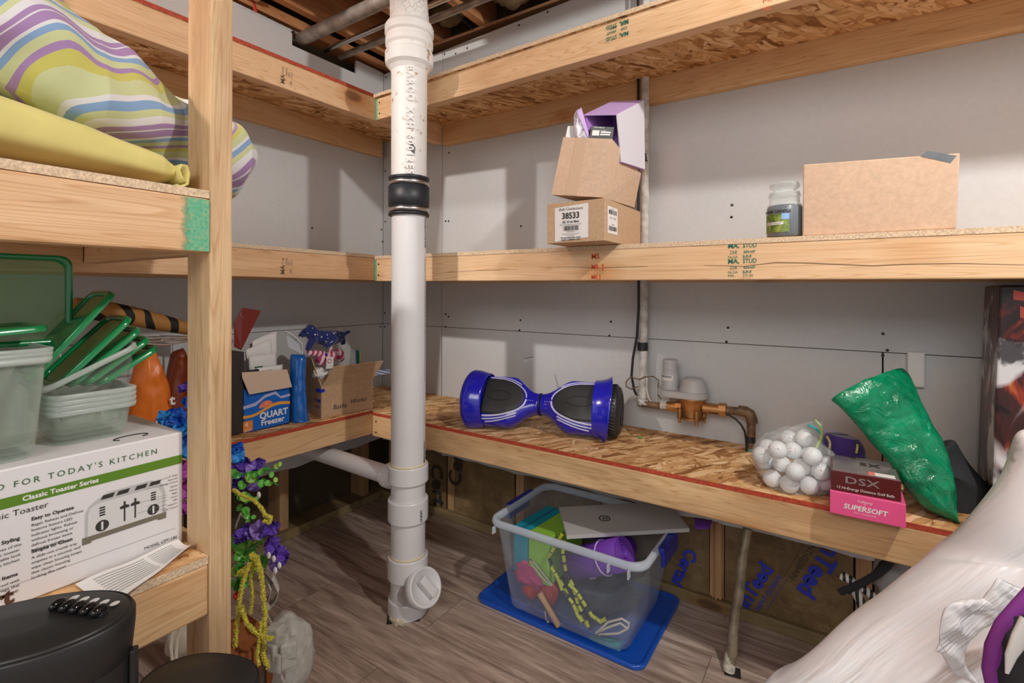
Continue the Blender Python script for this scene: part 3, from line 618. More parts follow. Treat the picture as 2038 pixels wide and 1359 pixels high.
# hole edge and debris at the foot
put('floor_gap', MB().obox((SX-.005, SY-.012, .0006), (.104, .108, .0008), Matrix.Rotation(.75, 3, 'Z')), M['dark'], st)
put('crumbled_filler', lump((SX+.01, SY-.058, .004), (.032, .016, .010), 5, .5, 16, 10), plain('filler', (.60, .52, .38), .9, var=.3, vs=90), st)
# ================================================================ POWER CONDUIT AND METER
cx = 1.359
pc = thing('power_conduit', 'white painted service pipe running down the right wall', 'pipe', (cx, -.045, .68))
xs = at(1283, 560, 'y', -.045).x
mb = MB(); pts = []
for i in range(60):
    z = .668+(2.3-.668)*i/59; pts.append((at(1280.5, 700, 'y', -.045).x+.0020*noise.noise(Vector((0, 0, z*9)))+.004*(z-.67), -.045+.002*noise.noise(Vector((3, 0, z*9))), z))
rr = [.0135+.0018*noise.noise(Vector((5, 2, p[2]*22))) for p in pts]
put('painted_pipe', MB().tube(pts, rr, 16), M['lead_paint'], pc)
bx = pts[0][0]
put('black_cable', MB().tube([(bx-.022, -.05, 2.2), (bx-.020, -.048, 1.8), (bx-.018, -.047, 1.3), (bx-.017, -.047, 1.0), (bx-.022, -.048, .90), (bx-.036, -.05, .82), (bx-.040, -.052, .76), (bx-.030, -.052, .71), (bx-.018, -.05, .685)], .0045, 8), M['black'], pc)
for z in (1.52, .865): put('black_tape', MB().tube([(bx-.002, -.045, z-.014), (bx-.003, -.045, z+.014)], .0185, 16), M['black'], pc)
def sag(p, q, k, n=10, off=Vector((0, 0, -1))):
    p, q = Vector(p), Vector(q); return [p.lerp(q, i/n)+off*k*4*(i/n)*(1-i/n) for i in range(n+1)]
def pxy(L, y): return [at(a, b, 'y', y) for a, b in L]
put('tracer_wire', MB().tube(pxy([(1316, 795), (1309, 785), (1310, 765), (1311, 757), (1300, 749), (1283, 750), (1272, 755), (1255, 750), (1246, 760), (1246, 769), (1256, 774), (1270, 769)], -.06), .0022, 8), M['copper_old'], pc)
put('tracer_wire', MB().tube(pxy([(1250, 796), (1255, 790), (1265, 788), (1275, 792)], -.055), .0025, 8), M['lead_paint'], pc)
put('ground_wire', MB().tube(pxy([(1282, 730), (1287, 745), (1287, 770), (1290, 790), (1296, 800), (1308, 803)], -.058), .003, 8), M['lead_paint'], pc)
wm_ = thing('water_meter', 'brass water meter with grey plastic register caps mounted on the right wall', 'water meter', (1.5, -.06, .66))
ym = -.062
def mp(x, y): return at(x, y, 'y', ym)
# brass line following the photo run
pl = [mp(1272, 802), mp(1300, 806), mp(1330, 810)]
put('inlet_pipe', MB().tube(pl, [.012, .011, .012], 16), M['copper_old'], wm_)
put('valve_lump', lump(mp(1279, 801), (.020, .014, .013), 4, .5, 18, 12), M['lead_paint'], wm_)
put('inlet_nut', MB().tube([mp(1316, 806), mp(1332, 808)], .0165, 6, smooth=False), M['lead_paint'], wm_)
put('inlet_union', MB().tube([mp(1328, 808), mp(1352, 810)], .0165, 20).tube([mp(1346, 809), mp(1358, 810)], .020, 8, smooth=False), M['brass'], wm_)
cm_ = mp(1377, 812)
put('meter_body', MB().lathe([(0, -.033), (.044, -.033), (.044, -.027), (.030, -.026), (.035, .008), (.040, .026), (.044, .030), (.044, .034), (0, .034)], 36, cm_), M['brass'], wm_, bevel=.001)
for a in range(4):
    q = cm_+Vector((math.cos(a*1.57+.6)*.040, math.sin(a*1.57+.6)*.040, 0))
    put('body_bolt', MB().tube([q+Vector((0, 0, -.048)), q+Vector((0, 0, -.03))], .005, 8).tube([q+Vector((0, 0, -.035)), q+Vector((0, 0, .0))], .008, 10), M['brass'], wm_)
put('outlet_union', MB().tube([mp(1400, 812), mp(1432, 815)], .0175, 20).tube([mp(1432, 815), mp(1446, 816)], .0215, 8, smooth=False), M['brass'], wm_)
put('outlet_pipe', MB().tube([mp(1444, 816), mp(1478, 819), mp(1488, 822), mp(1494, 830), mp(1495, 845), mp(1495, 892)], .0125, 18), M['copper_old'], wm_)
put('elbow', MB().tube([mp(1470, 817), mp(1484, 819), mp(1492, 824), mp(1496, 834), mp(1497, 842)], [.0165, .0165, .0175, .0165, .0165], 18), M['copper_old'], wm_)
put('hose_clamp', MB().tube([mp(1493, 868), mp(1493, 880)], .0150, 18), M['rubber'], wm_)
put('riser_collar', MB().tube([mp(1495, 891), mp(1495, 901)], .0145, 18), plain('verdigris', (.12, .22, .15), .7, var=.4, vs=60), wm_)
put('white_tie', lump(mp(1441, 820), (.012, .006, .010), 9, .7, 14, 10), M['white'], wm_)
put('bonding_wire', MB().tube(pxy([(1404, 817), (1430, 823), (1447, 824), (1463, 833), (1475, 845), (1482, 858), (1485, 875), (1486, 897)], -.075), .0032, 8), M['black'], wm_)
gp = plain('meter_grey', (.55, .55, .56), .45, var=.04)
zb = cm_.z+.034
mb = MB()
def oval(xa, xb, r, y0, z0, z1, n=12):
    out = []
    for i in range(n+1):
        a = -math.pi/2+math.pi*i/n; out.append((xb+r*math.cos(a), y0+r*math.sin(a)))
    for i in range(n+1):
        a = math.pi/2+math.pi*i/n; out.append((xa+r*math.cos(a), y0+r*math.sin(a)))
    return out
xl = mp(1336, 780).x; xr = cm_.x+.004
put('register_base', MB().prism(oval(xl, xr, .046, ym, 0, 0), zb, zb+.022), gp, wm_, bevel=.004)
put('register_dome', MB().lathe([(.045, zb+.022), (.043, zb+.030), (.034, zb+.058), (.030, zb+.064), (.0, zb+.067)], 32, (xr, ym, 0)), gp, wm_)
put('radio_unit', MB().lathe([(.027, zb+.022), (.027, zb+.072), (.0235, zb+.076), (.0235, zb+.118), (.022, zb+.120), (0, zb+.120)], 32, (xl-.004, ym, 0)).lathe([(.0245, zb+.09), (.0245, zb+.093)], 32, (xl-.004, ym, 0)), gp, wm_)
for k in range(7): put('thread_ring', MB().lathe([(.0236, zb+.081+k*.005), (.0246, zb+.0825+k*.005), (.0236, zb+.084+k*.005)], 32, (xl-.004, ym, 0)), gp, wm_)
def cylpatch(mb, c, r, a0, a1, z0, z1, n=8, mi=0):
    vs = []; 
    for i in range(n+1):
        a = a0+(a1-a0)*i/n; vs += [(c[0]+r*math.cos(a), c[1]+r*math.sin(a), z0), (c[0]+r*math.cos(a), c[1]+r*math.sin(a), z1)]
    return mb.add(vs, [(2*i, 2*i+2, 2*i+3, 2*i+1) for i in range(n)], mi, True)
ca = math.atan2(CC.y-ym, CC.x-xl)
put('barcode_label', cylpatch(MB(), (xl-.004, ym), .0275, ca-1.2, ca+.35, zb+.052, zb+.070), M['paper'], wm_)
mb = MB()
for i in range(14): cylpatch(mb, (xl-.004, ym), .0279, ca-1.1+i*.09, ca-1.05+i*.09, zb+.062, zb+.068, 1)
put('barcode', mb, M['ink_black'], wm_)
# white outlet cover
pt = at(1806, 760, 'y', 0)
single('outlet_box', MB().box((pt.x-.002, -.018, .80), (pt.x+.036, -.0008, .895)), M['white'], 'white wall plate behind the green bag', 'outlet', bevel=.004)
# ================================================================ HOVERBOARD
def hover():
    WR = at(1216, 816, 'z', .660); WL = at(949, 795, 'z', .660)
    X = (WR-WL).normalized(); L = (WR-WL).length; c = (WR+WL)/2
    dirc = (CC-c); dirc.z = 0; n = (dirc.normalized()*.80+Vector((0, 0, 1))*.60); n = (n-X*n.dot(X)).normalized()
    F = frame(c, X, n)
    t_ = thing('hoverboard', 'blue two wheeled hoverboard with black foot pads lying on the lowest right shelf', 'hoverboard', M=F)
    h = L/2
    blue = plain('hover_blue', (.010, .012, .42), .22, coat=.7); pad = plain('hover_pad', (.028, .030, .032), .45, bm=.1, vs=300); led = plain('hover_stripe', (.62, .60, .80), .4); tyre = plain('tyre', (.022, .022, .024), .38)
    def hy(x):
        u = abs(x)/h; k = min(1, max(0, (u-.04)/.42)); k = k*k*(3-2*k); return .036+(.094-.036)*k
    def hz(x):
        u = abs(x)/h; k = min(1, max(0, (u-.04)/.42)); k = k*k*(3-2*k); return .034+(.046-.034)*k
    E_ = 2.6
    def sec(x, a):
        cx_, sx2 = math.cos(a), math.sin(a)
        return Vector((x, math.copysign(abs(cx_)**(2/E_), cx_)*hy(x), math.copysign(abs(sx2)**(2/E_), sx2)*hz(x)))
    def top(x, y): 
        k = max(0, 1-(abs(y)/hy(x))**E_)**(1/E_); return Vector((x, y, hz(x)*k))
    for s_ in (-1, 1):
        x0, x1 = (.003*s_, s_*(h-.022))
        mb = MB().grid(lambda u, v: sec(x0+(x1-x0)*v, 2*math.pi*u*s_), 48, 30, 0, True, True)
        mb.add([sec(x1, 2*math.pi*k/48*s_) for k in range(48)], [tuple(range(47, -1, -1))]); mb.add([sec(x0, 2*math.pi*k/48*s_) for k in range(48)], [tuple(range(48))])
        put('body_shell', mb, blue, t_, world=False, recalc=True)
        # fender: arched blue guard over the wheel
        xa, xb = s_*(h-.050), s_*(h-.008 if s_ > 0 else h+.045)
        def fn(u, v, xa=xa, xb=xb, s_=s_):
            a = -.35+(math.pi+.5)*u
            rr = .096+.016*v*v if s_ > 0 else .096+.012*math.sin(v*2.4)
            if s_ < 0: rr *= math.sqrt(max(0.0, 1-(max(0, v-.60)/.401)**2)) if v > .60 else 1
            x = xa+(xb-xa)*v
            if s_ > 0: x += .020*math.sin(a)*v
            return Vector((x, math.cos(a)*rr*.98, math.sin(a)*rr*.96))
        put('fender', MB().grid(fn, 36, 14), blue, t_, world=False, solid=.005)
        # pad: D shape
        xi, xo = .062*h/.29, h-.042
        def half(x):
            u = (abs(x)-xi)/(xo-xi); return min(.066, .068*math.sqrt(max(0, 1-(1-min(1, u*1.25))**2)))
        def pf(u, v):
            x = s_*(xi+(xo-xi)*u); y = (2*v-1)*max(.002, half(x)); p = top(x, y); return p+Vector((0, 0, .0022))
        put('foot_pad', MB().grid(pf, 24, 16), pad, t_, world=False, solid=.003)
        def pf2(u, v):
            a = 2*math.pi*u; x = s_*(xi+(xo-xi)*(.62+.30*math.cos(a)*(1 if True else 1))); y = .018*math.sin(a); return top(x, y)+Vector((0, 0, .0050))
        put('pad_outline', MB().tube([pf2(i/40, 0) for i in range(40)], .0008, 6, closed=True), M['black'], t_, world=False)
        def stripe(off, ua, ub, side, r=.0030):
            P_ = []
            for i in range(41):
                u = ua+(ub-ua)*i/40; a = u
                # path around the D from inner tip to the outer end
                if u < 1: x = xi-off*.9+(xo-xi+off*.9)*(1-math.cos(u*math.pi/2)); 
                else: x = xo
                yy = (.066+off)*math.sin(min(1, u)*math.pi/2)**.9
                x = s_*min(x, h-.040); P_.append(top(x, side*min(yy, hy(x)*.97))+Vector((0, 0, .0012)))
            put('light_stripe', MB().tube(P_, r, 8), led, t_, world=False)
        stripe(.0075, .02, .97, -1, .0036); stripe(.0075, .02, .97, 1, .0026)
        stripe(.0165, .42, .97, -1, .0026); stripe(.0165, .42, .93, 1, .0018); stripe(.0235, .46, .93, -1, .0022)
        # wheel
        c0_ = Vector((s_*(h-.018), 0, 0))
        Mw = Matrix.Rotation(math.pi/2*s_, 3, 'Y')
        wh = put('wheel', MB().lathe([(.0, -.0), (.055, 0), (.074, .004), (.083, .014), (.0845, .026), (.083, .040), (.074, .050), (.060, .054), (.058, .051), (.0, .053)], 64, c0_, Mw), tyre, t_, world=False)
        mb = MB()
        for i in range(44):
            a = 2*math.pi*i/44; d = Mw@Vector((math.cos(a), math.sin(a), 0)); d2 = Mw@Vector((math.cos(a+.10), math.sin(a+.10), 0)); ax = Mw@Vector((0, 0, 1))
            mb.tube([c0_+d*.0850+ax*.014, c0_+d2*.0850+ax*.038], .0016, 5)
        put('tread', mb, tyre, wh, world=False)
        for rr, a0, a1 in ((.046, .3, 5.2), (.037, 1.0, 6.6), (.028, .2, 4.6), (.019, 1.4, 7.0)):
            pts_ = [c0_+Mw@Vector((math.cos(a0+(a1-a0)*i/30)*rr, math.sin(a0+(a1-a0)*i/30)*rr, .0535)) for i in range(31)]
            put('hub_groove', MB().tube(pts_, .0024, 6), pad, wh, world=False)
    put('centre_seam', MB().tube([sec(0, 2*math.pi*k/40)*1.002 for k in range(40)], .0022, 6, closed=True), M['black'], t_, world=False)
    for s_ in (-1, 1):
        mb = MB()
        for i in range(3): mb.ball(top(s_*(.022+.008*i), -.004)+Vector((0, 0, .0005)), .0016, 0, 8, 6)
        put('status_light', mb, led, t_, world=False)
    letters('logo_lettering', [('TECH', -.02, 0, .016, 'LEFT', dict(shear=.3))], Vector((-(h-.05), .012, hz(h)+.030)), (0, 1, 0), (-1, 0, .3), M['black'], t_, world=False)
hover()
# ================================================================ GOLF THINGS
zsh = lambda x: rz(1, x)+T+.0006
film = clear('clear_film', (.86, .90, .92), .10, .12, bm=.5, mono=25)
mg, t, b = nt('golf'); vo = N(t, 'ShaderNodeTexVoronoi'); vo.inputs['Scale'].default_value = 260; t.links.new(coords(t), vo.inputs['Vector'])
b.inputs['Base Color'].default_value = (.84, .85, .86, 1); b.inputs['Roughness'].default_value = .3; bump(t, b, vo.outputs['Distance'], .5, .001); t.links.new(vo.outputs['Distance'], t.nodes['Bump'].inputs['Height'])
ballpx = [(1537, 952, 0), (1567, 962, 0), (1600, 950, 0), (1607, 966, 0), (1634, 958, 0), (1522, 918, 1), (1550, 927, 1), (1590, 932, 1), (1626, 942, 1), (1573, 905, 2), (1527, 890, 2), (1548, 895, 3), (1604, 905, 2), (1624, 920, 2), (1571, 873, 3), (1592, 882, 3), (1645, 935, 1), (1516, 905, 2), (1580, 945, 1)]
gl = ['lying at the lower left', 'at the front bottom with blue print', 'at the bottom beside the pink box', 'lowest on the right', 'touching the pink box', 'at the far left', 'in the front centre', 'second from the right', 'at the right edge of the pile', 'with the red square logo', 'at the upper left', 'in the upper middle', 'upper right', 'right of the red logo ball', 'topmost', 'second topmost', 'pressed against the dark box', 'left rim of the pile', 'in the middle']
bm0 = MB().ball((0, 0, 0), .0213, 0, 24, 16).mesh('golf_ball'); bm0.materials.append(mg)
Zl = [.0218, .050, .078, .104]; placed = []
for (px, py, l), gt in zip(ballpx, gl):
    z = zsh(1.8)+Zl[l]; p = at(px, py, 'z', z)
    for it in range(40):
        moved = False
        for q in placed:
            dd = p-q
            if dd.length < .0428: p = q+dd.normalized()*.0430; moved = True
        p.z = max(p.z, zsh(1.8)+.0216)
        if not moved: break
    placed.append(p.copy())
    o = bpy.data.objects.new('golf_ball', bm0); COL.objects.link(o); o.location = p; reg(o, Matrix.Translation(p)); tag(o, 'white golf ball inside the clear zip bag, '+gt, 'golf ball', 'golf balls in the clear zip bag')
    dv = (CC-p).normalized(); xr_ = Vector((0, 0, 1)).cross(dv).normalized(); yr_ = dv.cross(xr_)
    if 'red square' in gt:
        mb = MB(); 
        mb.add([p+(dv+xr_*a+yr_*b_).normalized()*.0217 for a, b_ in ((-.28, -.2), (.28, -.2), (.28, .3), (-.28, .3))], [(0, 1, 2, 3)]); put('red_logo', mb, M['ink_red'], o)
    elif len(placed) % 3 == 0:
        letters('printed_mark', [('- 4 -', 0, 0, .006, 'CENTER')], p+dv*.0207, xr_, yr_, M['ink_black'], o, off=.001)
cb = sum(placed, Vector())/len(placed)
zbg = thing('zip_bag', 'clear plastic zip bag full of golf balls on the lowest right shelf', 'bag', (cb.x, cb.y, zsh(1.8)))
def hullbag(u, v):
    a = 2*math.pi*u; bb = math.pi*(v-.5); d = Vector((math.cos(a)*math.cos(bb), math.sin(a)*math.cos(bb), math.sin(bb)))
    k = max((q-cb).dot(d) for q in placed)+.0225; k *= 1+.02*noise.noise(d*5)
    p = cb+d*k; p.z = max(p.z, zsh(1.8)+.0002); return p
put('bag_body', MB().grid(hullbag, 48, 32, 0, True, True), film, zbg)
A_ = [at(*q, 'd', 1.25) for q in ((1535, 872), (1575, 850), (1612, 838), (1638, 840), (1640, 870), (1634, 905))]
def neck(u, v):
    i = u*4.999; k = int(i); p = A_[k].lerp(A_[k+1], i-k); q = cb.lerp(p, .55)+Vector((0, 0, .03)); r_ = q.lerp(p, v); return r_+Vector((.004*noise.noise(r_*40), .006*noise.noise(r_*40+Vector((3, 0, 0))), 0))
put('bag_neck', MB().grid(neck, 30, 8), film, zbg)
put('zip_strip', MB().tube([at(1608, 845, 'd', 1.245), at(1622, 852, 'd', 1.24), at(1633, 862, 'd', 1.235)], .0028, 6), plain('zip_teal', (.02, .42, .42), .4), zbg)
put('zip_strip', MB().tube([at(1612, 905, 'd', 1.2), at(1624, 892, 'd', 1.21), at(1634, 873, 'd', 1.22), at(1636, 850, 'd', 1.235), at(1622, 835, 'd', 1.245)], .0028, 6), clear('zip_green', (.55, .75, .25), .5, .2), zbg)
# pink box, dark red box
def carton(name, lo, hi, mats, label, cat, Mx=None, bev=.0015, group=None):
    t_ = thing(name, label, cat, M=Mx or Matrix.Translation(Vector(((lo[0]+hi[0])/2, (lo[1]+hi[1])/2, lo[2]))), group=group)
    return t_
yf = -.428; xa, xb = 1.930, 2.063; zp = zsh(2)
pk = thing('golf_ball_box', 'bright pink sleeve box of golf balls on the shelf edge, under the dark red box', 'box', (2.0, yf+.06, zp))
put('box_body', MB().box((xa, yf, zp), (xb, yf+.135, zp+.050)), plain('pink_box', (.80, .10, .29), .35), pk, bevel=.0012)
letters('brand_lettering', [('SUPERSOFT', 0, 0, .0150, 'CENTER', dict(bold=.0004, shear=.15)), ('PLAY • COLLECTION', 0, -.007, .0042, 'CENTER'), ('Callaway', 0, .0185, .0075, 'CENTER'), ('V', 0, .0125, .007, 'CENTER')], ((xa+xb)/2-.003, yf, zp+.017), (1, 0, 0), (0, 0, 1), M['white'], pk)
dk = thing('golf_ball_box', 'dark red and silver box of golf balls stacked on the pink box', 'box', (2.0, yf+.06, zp+.0505))
rot = Matrix.Rotation(.02, 3, 'Z'); cbx = Vector(((xa+xb)/2-.004, yf+.07, zp+.0505+.0225))
put('box_body', MB().obox(cbx, (.124, .128, .0445), rot), plain('maroon_box', (.095, .010, .010), .3, coat=.3), dk, bevel=.0012)
o_ = cbx+rot@Vector((-.062, -.064, -.022))
letters('brand_lettering', [('DSX', .025, .020, .021, 'LEFT', dict(space=1.05, squeeze=1.5, bold=.0003))], o_, rot@Vector((1, 0, 0)), (0, 0, 1), plain('silver_ink', (.42, .36, .36), .3, .6), dk)
letters('printed_lettering', [('12 Hi-Energy Distance Golf Balls', .010, .006, .0078, 'LEFT')], o_, rot@Vector((1, 0, 0)), (0, 0, 1), M['white'], dk)
tp = cbx+Vector((0, 0, .0224))
put('silver_top', MB().obox(tp, (.118, .120, .0006), rot), plain('silver_top', (.40, .37, .36), .22, .7, var=.3, vs=15), dk)
letters('top_lettering', [('SX', .0, .0, .034, 'CENTER', dict(bold=.0006))], tp+Vector((.012, .0, .0004)), rot@Vector((1, 0, 0)), (0, 1, 0), M['ink_black'], dk)
put('price_label', MB().obox(tp+rot@Vector((.030, -.050, .0006)), (.046, .020, .0006), rot), M['paper'], dk); put('price_label_band', MB().obox(tp+rot@Vector((.012, -.050, .0009)), (.012, .020, .0006), rot), plain('orange_label', (.85, .22, .15), .6), dk)
# purple pouch
def pouch_loft(name, Ls, Rs, th, mats, label, cat, nu=40, nv=36, amp=.006, fr=22, seed=0, closed_ends=True, M_=None, group=None, endr=.25):
    """soft bag spanned between a left and a right edge line (world points), rounded thickness th, crumpled"""
    def interp(P_, t_):
        i = t_*(len(P_)-1)*.99999; k = int(i); f_ = i-k; p0 = P_[max(k-1, 0)]; p1 = P_[k]; p2 = P_[k+1]; p3 = P_[min(k+2, len(P_)-1)]
        return .5*((2*p1)+(p2-p0)*f_+(2*p0-5*p1+4*p2-p3)*f_*f_+(3*p1-p0-3*p2+p3)*f_**3)
    def fn(u, v):
        l = interp(Ls, v); r = interp(Rs, v); l2 = interp(Ls, min(1, v+.02)); l1 = interp(Ls, max(0, v-.02)); r2 = interp(Rs, min(1, v+.02)); r1 = interp(Rs, max(0, v-.02))
        ax = (r-l); wd = ax.length/2; ax.normalize(); sp = ((l2+r2)-(l1+r1)).normalized(); nn = ax.cross(sp).normalized()
        e = min(1, min(v, 1-v)/endr); e = math.sqrt(1-(1-e)**2) if closed_ends else 1
        a = 2*math.pi*u; p = (l+r)/2+ax*math.cos(a)*wd+nn*math.sin(a)*th*(.12+.88*e)
        q = Vector((u*3, v*5, seed))
        k = amp*(noise.ridged_multi_fractal(p*fr+Vector((seed, 0, 0)), 1, 2, 3, 1, 2)-1)*1.0*(.3+.7*abs(math.sin(a)))
        return p+nn*k*(1 if math.sin(a) >= 0 else -1)
    return MB().grid(fn, nu, nv, 0, True, True)
def D(L, d): return [at(x, y, 'd', dd) for (x, y), dd in zip(L, d if isinstance(d, (list, tuple)) else [d]*len(L))]
pp = thing('drawstring_pouch', 'dark purple felt pouch with a gold stitched hem behind the golf boxes', 'pouch', (1.95, -.24, zsh(2)))
purp = plain('purple_felt', (.055, .016, .19), .8, sheen=.4, var=.2)
mb = pouch_loft('', D([(1640, 925), (1640, 890), (1646, 866), (1652, 862)], 1.27), D([(1716, 925), (1716, 893), (1704, 872), (1690, 866)], 1.27), .040, None, '', '', amp=.004)
put('pouch_body', mb, purp, pp)
put('gold_hem', MB().tube(D([(1646, 868), (1652, 880), (1650, 905)], 1.225), .0032, 6), plain('gold_thread', (.50, .40, .20), .5, var=.4, vs=200), pp)
put('gold_hem', MB().tube(D([(1707, 884), (1706, 893), (1704, 902)], 1.225), .0032, 6), plain('gold_thread2', (.50, .40, .20), .5, var=.4, vs=200), pp)
# green bag
m, t, b = nt('green_plastic'); f = noi(t, coords(t), 7, 5, .6, 2)
t.links.new(ramp(t, f, [(.3, (.0, .13, .055)), (.65, (.0, .27, .12)), (.85, (.10, .38, .20))]), b.inputs['Base Color']); b.inputs['Roughness'].default_value = .22; bump(t, b, noi(t, coords(t), 26, 4, .6, 1.2), .55, .012); M['greenbag'] = m
mb = pouch_loft('', D([(1888, 1034), (1840, 1010), (1800, 965), (1775, 925), (1735, 880), (1700, 838), (1668, 805), (1655, 795)], [1.075, 1.08, 1.09, 1.11, 1.13, 1.14, 1.15, 1.16]),
    D([(1893, 1034), (1895, 985), (1891, 930), (1875, 880), (1852, 838), (1828, 790), (1808, 748), (1797, 736)], [1.075, 1.08, 1.09, 1.11, 1.13, 1.15, 1.17, 1.18]), .030, None, '', '', nu=64, nv=80, amp=.007, fr=17, closed_ends=False)
single('green_bag', mb, M['greenbag'], 'crumpled shiny green plastic bag leaning upright beside the golf boxes', 'bag')
# black mat folded behind
fab = plain('black_fabric', (.020, .021, .026), .85, bm=.3, vs=250)
mb = pouch_loft('', D([(1835, 1050), (1828, 990), (1836, 930), (1846, 905), (1862, 893)], 1.16), D([(2060, 1190), (2030, 1040), (1985, 985), (1935, 935), (1872, 896)], 1.12), .05, None, '', '', amp=.004, fr=7)
single('black_cushion', mb, fab, 'black fabric cushion slumped between the green bag and the dark red hamper', 'cushion')
# ================================================================ HAMPER with artwork
m, t, b = nt('hamper_art')
co = coords(t); f = noi(t, coords(t, (5, 5, 3)), 1.6, 5, .65, 1.5); sx = N(t, 'ShaderNodeSeparateXYZ'); t.links.new(co, sx.inputs[0])
c = ramp(t, f, [(.34, (.010, .008, .010)), (.53, (.06, .012, .010)), (.61, (.34, .045, .015)), (.70, (.66, .26, .06)), (.80, (.55, .50, .45))])
zr = ramp(t, sx.outputs[2], [(.60, (.35, .30, .30)), (.80, (.9, .8, .7)), (.98, (.55, .10, .08)), (1, (.45, .07, .05))]); c = mix(t, c, zr, .75, 'MULTIPLY')
f2 = noi(t, coords(t, (7, 7, 5), loc=(3, 1, 0)), 1, 3, .5, .6); c = mix(t, c, (.62, .62, .64), ramp(t, f2, [(.52, (0, 0, 0)), (.57, (1, 1, 1))]))
f3 = noi(t, coords(t, (16, 16, 12), loc=(3, 1, 0)), 1, 4, .6, 1.2); c = mix(t, c, ramp(t, f3, [(.42, (.06, .05, .06)), (.50, (1, 1, 1))]), .9, 'MULTIPLY')
t.links.new(c, b.inputs['Base Color']); b.inputs['Roughness'].default_value = .35; M['hamper'] = m
hm = thing('storage_hamper', 'tall dark hamper printed with red, orange and white artwork at the right end', 'hamper', (2.4, -.2, zsh(2.4)))
zt = at(1962, 568, 'y', -.25).z
zh = zsh(2.4)
mb = MB(); fl, bl_ = at(1972, 950, 'y', -.30), at(1944, 945, 'y', -.06); flt, blt = at(1990, 568, 'y', -.30), at(1960, 568, 'y', -.06)
fl.z = bl_.z = zh; flt.z = blt.z = zt
wv = Vector((.34, 0, 0))
fl2 = Vector((fl.x, fl.y, zh)); 
mb.hexa([fl, fl+wv, bl_+wv, bl_, flt, flt+wv, blt+wv, blt])
put('hamper_body', mb, M['hamper'], hm, bevel=.004)
# red rays across the upper front
mb = MB(); yy = -.3012
for x0, z0, x1, z1, w_ in ((.02, .02, .16, .05, .010), (.03, .055, .15, .10, .012), (.05, .09, .13, .16, .012), (.09, .12, .12, .19, .010)):
    p = Vector((flt.x+x0, yy, zt-z0)); q = Vector((flt.x+x1, yy, zt-z1)); mb.add([p+Vector((0, 0, w_)), p-Vector((0, 0, w_)), q], [(0, 1, 2)])
put('red_rays', mb, plain('ray_red', (.55, .08, .05), .4), hm)
# ================================================================ MIDDLE SHELF THINGS
zm = lambda x: rz(2, x)+T+.0006
z0 = zm(1.35)
cA = thing('shipping_carton', 'brown shipping carton with a large white 38533 label overhanging the middle shelf', 'box', (1.347, -.39, z0))
put('carton_body', MB().box((1.260, -.522, z0), (1.434, -.250, z0+.112)), M['card'], cA, bevel=.002)
put('tape', MB().box((1.3, -.515, z0+.1122), (1.35, -.26, z0+.1126)), plain('tape', (.62, .44, .28), .25), cA)
lb = put('front_label', MB().add([(1.285, -.5228, z0+.004), (1.386, -.5228, z0+.012), (1.386, -.5228, z0+.104), (1.284, -.5228, z0+.098)], [(0, 1, 2, 3)]), M['paper'], cA)
oo = (1.334, -.5230, z0)
def bars(mb, x0, x1, y0, y1, o, xd, yd, seed=0, off=.0006):
    r_ = random.Random(seed); x = x0
    while x < x1:
        w_ = r_.choice((.0006, .001, .0016)); quadpatch(mb, o, xd, yd, x, y0, min(x+w_, x1), y1, off); x += w_+r_.choice((.0007, .001))
    return mb
letters('label_lettering', [('Bulk Confections', 0, .089, .0105, 'CENTER', dict(shear=.3)), ('38533', 0, .066, .0235, 'CENTER', dict(bold=.0006, squeeze=.92)), ('(4) 12 oz. Bags', 0, .0545, .0085, 'CENTER', dict(bold=.0003)), ('Peanut Free Bulk Assortment Foods', 0, .048, .0045, 'CENTER'), ('0 73654 85336 7', 0, .0285, .004, 'CENTER'), ('Distributed by Candy Confections', 0, .023, .0038, 'CENTER'), ('P.O. Box 3800', 0, .0185, .0038, 'CENTER'), ('For more information contact', 0, .0125, .005, 'CENTER', dict(bold=.0002)), ('CANDY COMPANY, U.S.A.', 0, .0065, .005, 'CENTER', dict(bold=.0002))], oo, (1, 0, 0), (0, 0, 1), M['ink_black'], cA)
put('barcode', bars(MB(), -.022, .024, .033, .046, oo, (1, 0, 0), (0, 0, 1), 2), M['ink_black'], cA)
put('side_label', MB().add([(1.4348, -.508, z0+.022), (1.4348, -.438, z0+.022), (1.4348, -.438, z0+.094), (1.4348, -.508, z0+.094)], [(0, 1, 2, 3)]), M['paper'], cA)
os_ = (1.4350, -.505, z0)
mb = bars(MB(), .006, .060, .074, .086, os_, (0, 1, 0), (0, 0, 1), 5); bars(mb, .006, .060, .030, .042, os_, (0, 1, 0), (0, 0, 1), 6); put('barcode', mb, M['ink_black'], cA)
letters('label_lettering', [('75521-38', .033, .088, .0045, 'CENTER'), ('QTY: 4   14 DEC', .033, .062, .0062, 'CENTER'), ('738-00236', .033, .0455, .0045, 'CENTER')], os_, (0, 1, 0), (0, 0, 1), M['ink_black'], cA)
